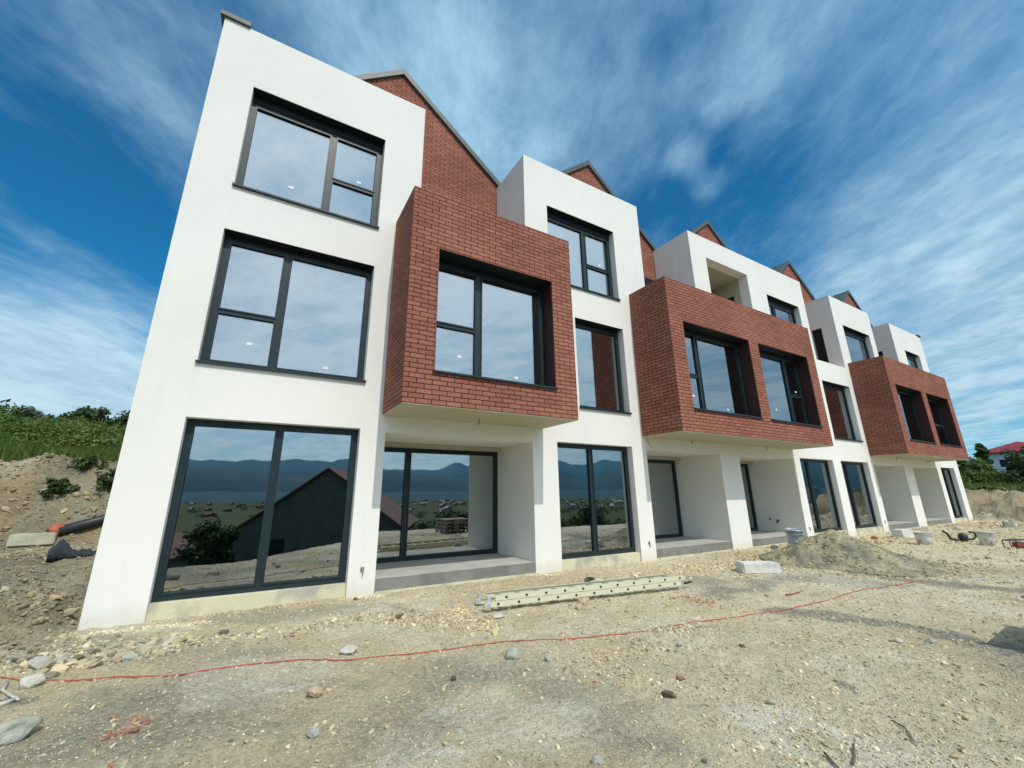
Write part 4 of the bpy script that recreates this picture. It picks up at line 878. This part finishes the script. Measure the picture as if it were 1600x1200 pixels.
MB().add([(a_, b_, 3.35) for a_, b_ in e]+[(a_, b_, 3.5) for a_, b_ in e]+[(-2.0, .5, 5.3), (2.0, .5, 5.3)], [(3,2,1,0), (0,1,5,4), (1,2,6,5), (2,3,7,6), (3,0,4,7), (4,5,9,8), (6,7,8,9), (5,6,9), (7,4,8)]).build('roof', M_redroof, hs)
GR = 'trees on the far right slope'
for (px, xx, w_, h_, kd, l_) in [(1508,52,2.6,4.4,'dark','dark bush right beside the far end of the building'), (1522,56,2.8,4.0,'mid','green bush second from the far end of the building'), (1534,60,2.4,3.6,'dark','dark bush left of the red roofed house'), (1545,74,2.0,7.6,'dark','tall dark tree just left of the red roof'),
      (1600,50,2.2,4.2,'dark','leafy tree in front of the red roofed house'), (1618,48,4,5.0,'dark','dark tree at the right edge of the picture'), (1556,60,2.2,1.4,'mid','low green shrub below the red roofed house'), (1530,50,3.5,2.0,'mid','low hedge-like shrub on the right slope'), (1575,49,2.6,.9,'mid','low shrub nearest the road on the right slope')]:
    d = ray(px, 735); t_ = xx/d.x; yy = CAM_Y+d.y*t_
    tree('tree' if h_ > 3 else 'shrub', xx, yy, w_, h_*.55, 3200, .12, kd, l_, 'tree' if h_ > 3 else 'shrub', GR, .03)
# track on top of the right bank
rp = np.linspace(-14, 9, 40); V_ = []; 
for yv in rp:
    for dx in (0, 1.3, 2.6): xx = 40.6+dx+.02*yv; V_.append((xx, yv, TZ(xx, yv)+.12))
V_ = np.array(V_); id_ = np.arange(len(V_)).reshape(-1, 3); Fr = np.stack([id_[:-1,:-1], id_[:-1,1:], id_[1:,1:], id_[1:,:-1]], -1).reshape(-1, 4)
tag(np_mesh('path', V_, Fr, mat('track_soil', (.30, .28, .22), .95, (6, .5, .03), (1, (.24, .22, .18), .4, .7)), None, True), kind='structure')

# ------------------------------------------------------------------ behind the photographer (seen mirrored in the glass)
def hills(name, rad_, h0, col, seed, a0, a1, base=-40):
    n = 240; a = np.linspace(a0, a1, n); V_ = []
    hh = h0*(.50+1.25*(fbm(a*7+seed, a*0+.5, seed, 6, .55)+.35))
    for i in range(n):
        for (rr, z) in ((rad_, base), (rad_*1.12, base+(hh[i]-base)*.55), (rad_*1.25, hh[i]), (rad_*1.5, base)): V_.append((math.cos(a[i])*rr, math.sin(a[i])*rr, z))
    id_ = np.arange(len(V_)).reshape(n, 4); Fh = np.stack([id_[:-1,:-1], id_[:-1,1:], id_[1:,1:], id_[1:,:-1]], -1).reshape(-1, 4)
    o = np_mesh(name, np.array(V_), Fh, col, None, True); tag(o, kind='structure')
M_hill = mat('distant_forest_hills', (.022, .115, .18), .95, None, (.002, (.03, .13, .19), .4, .6)); M_hill2 = mat('near_forest_hills', (.015, .075, .10), .95, None, (.004, (.02, .085, .11), .4, .6))  # blue of the distance haze is put into the hills' base colour
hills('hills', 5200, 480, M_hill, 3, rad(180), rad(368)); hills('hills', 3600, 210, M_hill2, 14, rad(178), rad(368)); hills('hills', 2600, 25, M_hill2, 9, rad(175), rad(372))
def gable_house(x, y, rz_, w, d_, hw, hr, label, wallm, roofm, cat='house', z=None, detail=True):
    t = empty('house', (x, y, TZ(x, y) if z is None else z), rz_); tag(t, label, cat)
    m = MB().box(-w/2, w/2, 0, d_, -1.5, hw); m.add([(-w/2, 0, hw), (w/2, 0, hw), (0, 0, hr), (-w/2, d_, hw), (w/2, d_, hw), (0, d_, hr)], [(0, 1, 2), (5, 4, 3)]); m.build('wall', wallm, t)
    s_ = (hr-hw)/(w/2); m = MB(); o_ = .5
    for sg in (-1, 1):
        q = [(0, hr+.18), (sg*(w/2+o_), hw-s_*o_+.18), (sg*(w/2+o_), hw-s_*o_+.02), (0, hr+.02)]
        m.add([(a, -o_, b_) for a, b_ in q]+[(a, d_+o_, b_) for a, b_ in q], [(0,1,2,3), (7,6,5,4), (0,4,5,1), (1,5,6,2), (2,6,7,3)])
    m.build('roof', roofm, t)
    if detail:
        for xx in (-w*.25, w*.2):
            MB().box(xx-.6, xx+.6, d_+.01, d_+.06, 1.0, 2.3).build('window', M_frame, t)
    return t
def mass_boxes(name, n, dist, label, cat, mt, w, h, pitched=True):
    V_, F_ = [], []
    for i in range(n):
        a = rng.uniform(rad(195), rad(350)); d = rng.uniform(*dist); x, y = math.cos(a)*d, math.sin(a)*d; z = TZ(x, y)-1
        ww, dd, hh = rng.uniform(*w), rng.uniform(*w), rng.uniform(*h); o_ = len(V_); c_, s_ = math.cos(a*7), math.sin(a*7)
        for (px, py, pz) in ((-1,-1,0),(1,-1,0),(1,1,0),(-1,1,0),(-1,-1,1),(1,-1,1),(1,1,1),(-1,1,1),(-1,0,1.5 if pitched else 1.02),(1,0,1.5 if pitched else 1.02)):
            V_.append((x+px*ww/2*c_-py*dd/2*s_, y+px*ww/2*s_+py*dd/2*c_, z+pz*hh))
        F_ += [(0+o_,1+o_,5+o_,4+o_),(1+o_,2+o_,6+o_,5+o_),(2+o_,3+o_,7+o_,6+o_),(3+o_,0+o_,4+o_,7+o_),(4+o_,5+o_,9+o_,8+o_),(6+o_,7+o_,8+o_,9+o_)]
    o = np_mesh(name, V_, F_, mt, None, False); tag(o, label, cat, kind='stuff'); return o
mass_boxes('distant_town', 520, (750, 2500), 'pale houses of a far town in the valley, mirrored in the glass', 'town', mat('town_walls', (.42, .38, .33), .9, None, (.02, (.25, .12, .09), .45, .55)), (8, 17), (4, 7))
mass_boxes('distant_blocks', 9, (1500, 1900), 'cluster of far tower blocks in the valley, mirrored in the glass', 'town', mat('block_walls', (.40, .40, .38), .9), (22, 34), (30, 48), False)
q, f_, col = leaves(*(lambda a, d: (np.stack([np.cos(a)*d, np.sin(a)*d, terrain(np.cos(a)*d, np.sin(a)*d)+2.5], -1), rng.uniform(4, 12, len(a))))(rng.uniform(rad(190), rad(352), 520), 110+rng.uniform(0, 1, 520)**1.5*1500), 60000, .9, .45)
tag(np_mesh('woods', q, f_, LM['dark'], None, False, {'tint': ('POINT', col)}), 'dark woods and hedges scattered over the valley, mirrored in the glass', 'woods', kind='stuff')
M_hwall = mat('unlit_house_wall', (.20, .19, .15), .9, None, (1, (.16, .15, .12), .4, .7)); M_broof = mat('brown_roof', (.20, .10, .08), .8, (8, .4, .03), (2, (.15, .08, .065), .4, .7))
gable_house(11.5, -49, rad(24), 16, 14, 3.0, 8.6, 'dark gabled house mirrored in the ground floor glazing', M_hwall, M_broof, z=-4.6)
gable_house(-10, -75, rad(30), 9, 9, 3, 5.5, 'small house with a brown roof mirrored in the first glazed door', M_hwall, M_broof)
GV = 'trees in the valley mirrored in the glass'
for i, (xx, yy, w_, h_) in enumerate([(-4,-45,6,6),(-16,-38,7,5),(-34,-56,8,4.5),(24,-44,7,6),(34,-52,8,7),(-2,-34,3.5,5.2),(46,-46,8,6),(16,-36,5,4),(60,-60,9,7),(-40,-60,9,7)]):
    tree('tree', xx, yy, w_, h_, 2200, .22, 'dark', ['tree nearest the gabled house on its left','tree at the far left edge of the valley slope','rounded tree by the small brown roofed house','tree right of the gabled house','taller tree two along from the gabled house','slender tree close behind the photographer','broad tree well right of the gabled house','low tree in front of the gabled house','large tree at the far right of the valley slope','large tree at the far left beyond the small house'][i]+', mirrored in the glass', 'tree', GV, .1)
# unseen pallet stack, added outside the frame to cast the shadow at the right
M_pal = mat('weathered_pallet_wood', (.36, .31, .23), .9, (30, .5, .005), (5, (.26, .22, .17), .4, .7))
for i in range(4):
    t = empty('pallet', (7.62, -6.86+.015*i, TZ(7.6, -6.8)+.145*i), rad(1.5*i-2))
    tag(t, ['bottom pallet of the stack casting a shadow at the right edge', 'second pallet up in the stack at the right edge', 'third pallet up in the stack at the right edge', 'topmost pallet of the stack at the right edge'][i], 'pallet', 'stacked pallets')
    m = MB()
    for k in range(7): m.box(-.6, .6, -.52+k*.165-.06, -.52+k*.165+.06, .122, .142)
    m.build('deck', M_pal, t); m = MB()
    for xx in (-.55, 0, .55):
        for yy in (-.47, 0, .45): m.box(xx-.05, xx+.05, yy-.05, yy+.05, .022, .10)
        m.box(xx-.05, xx+.05, -.58, .58, .10, .1215); m.box(xx-.05, xx+.05, -.58, .58, 0, .0215)
    m.build('bearer', M_pal, t)
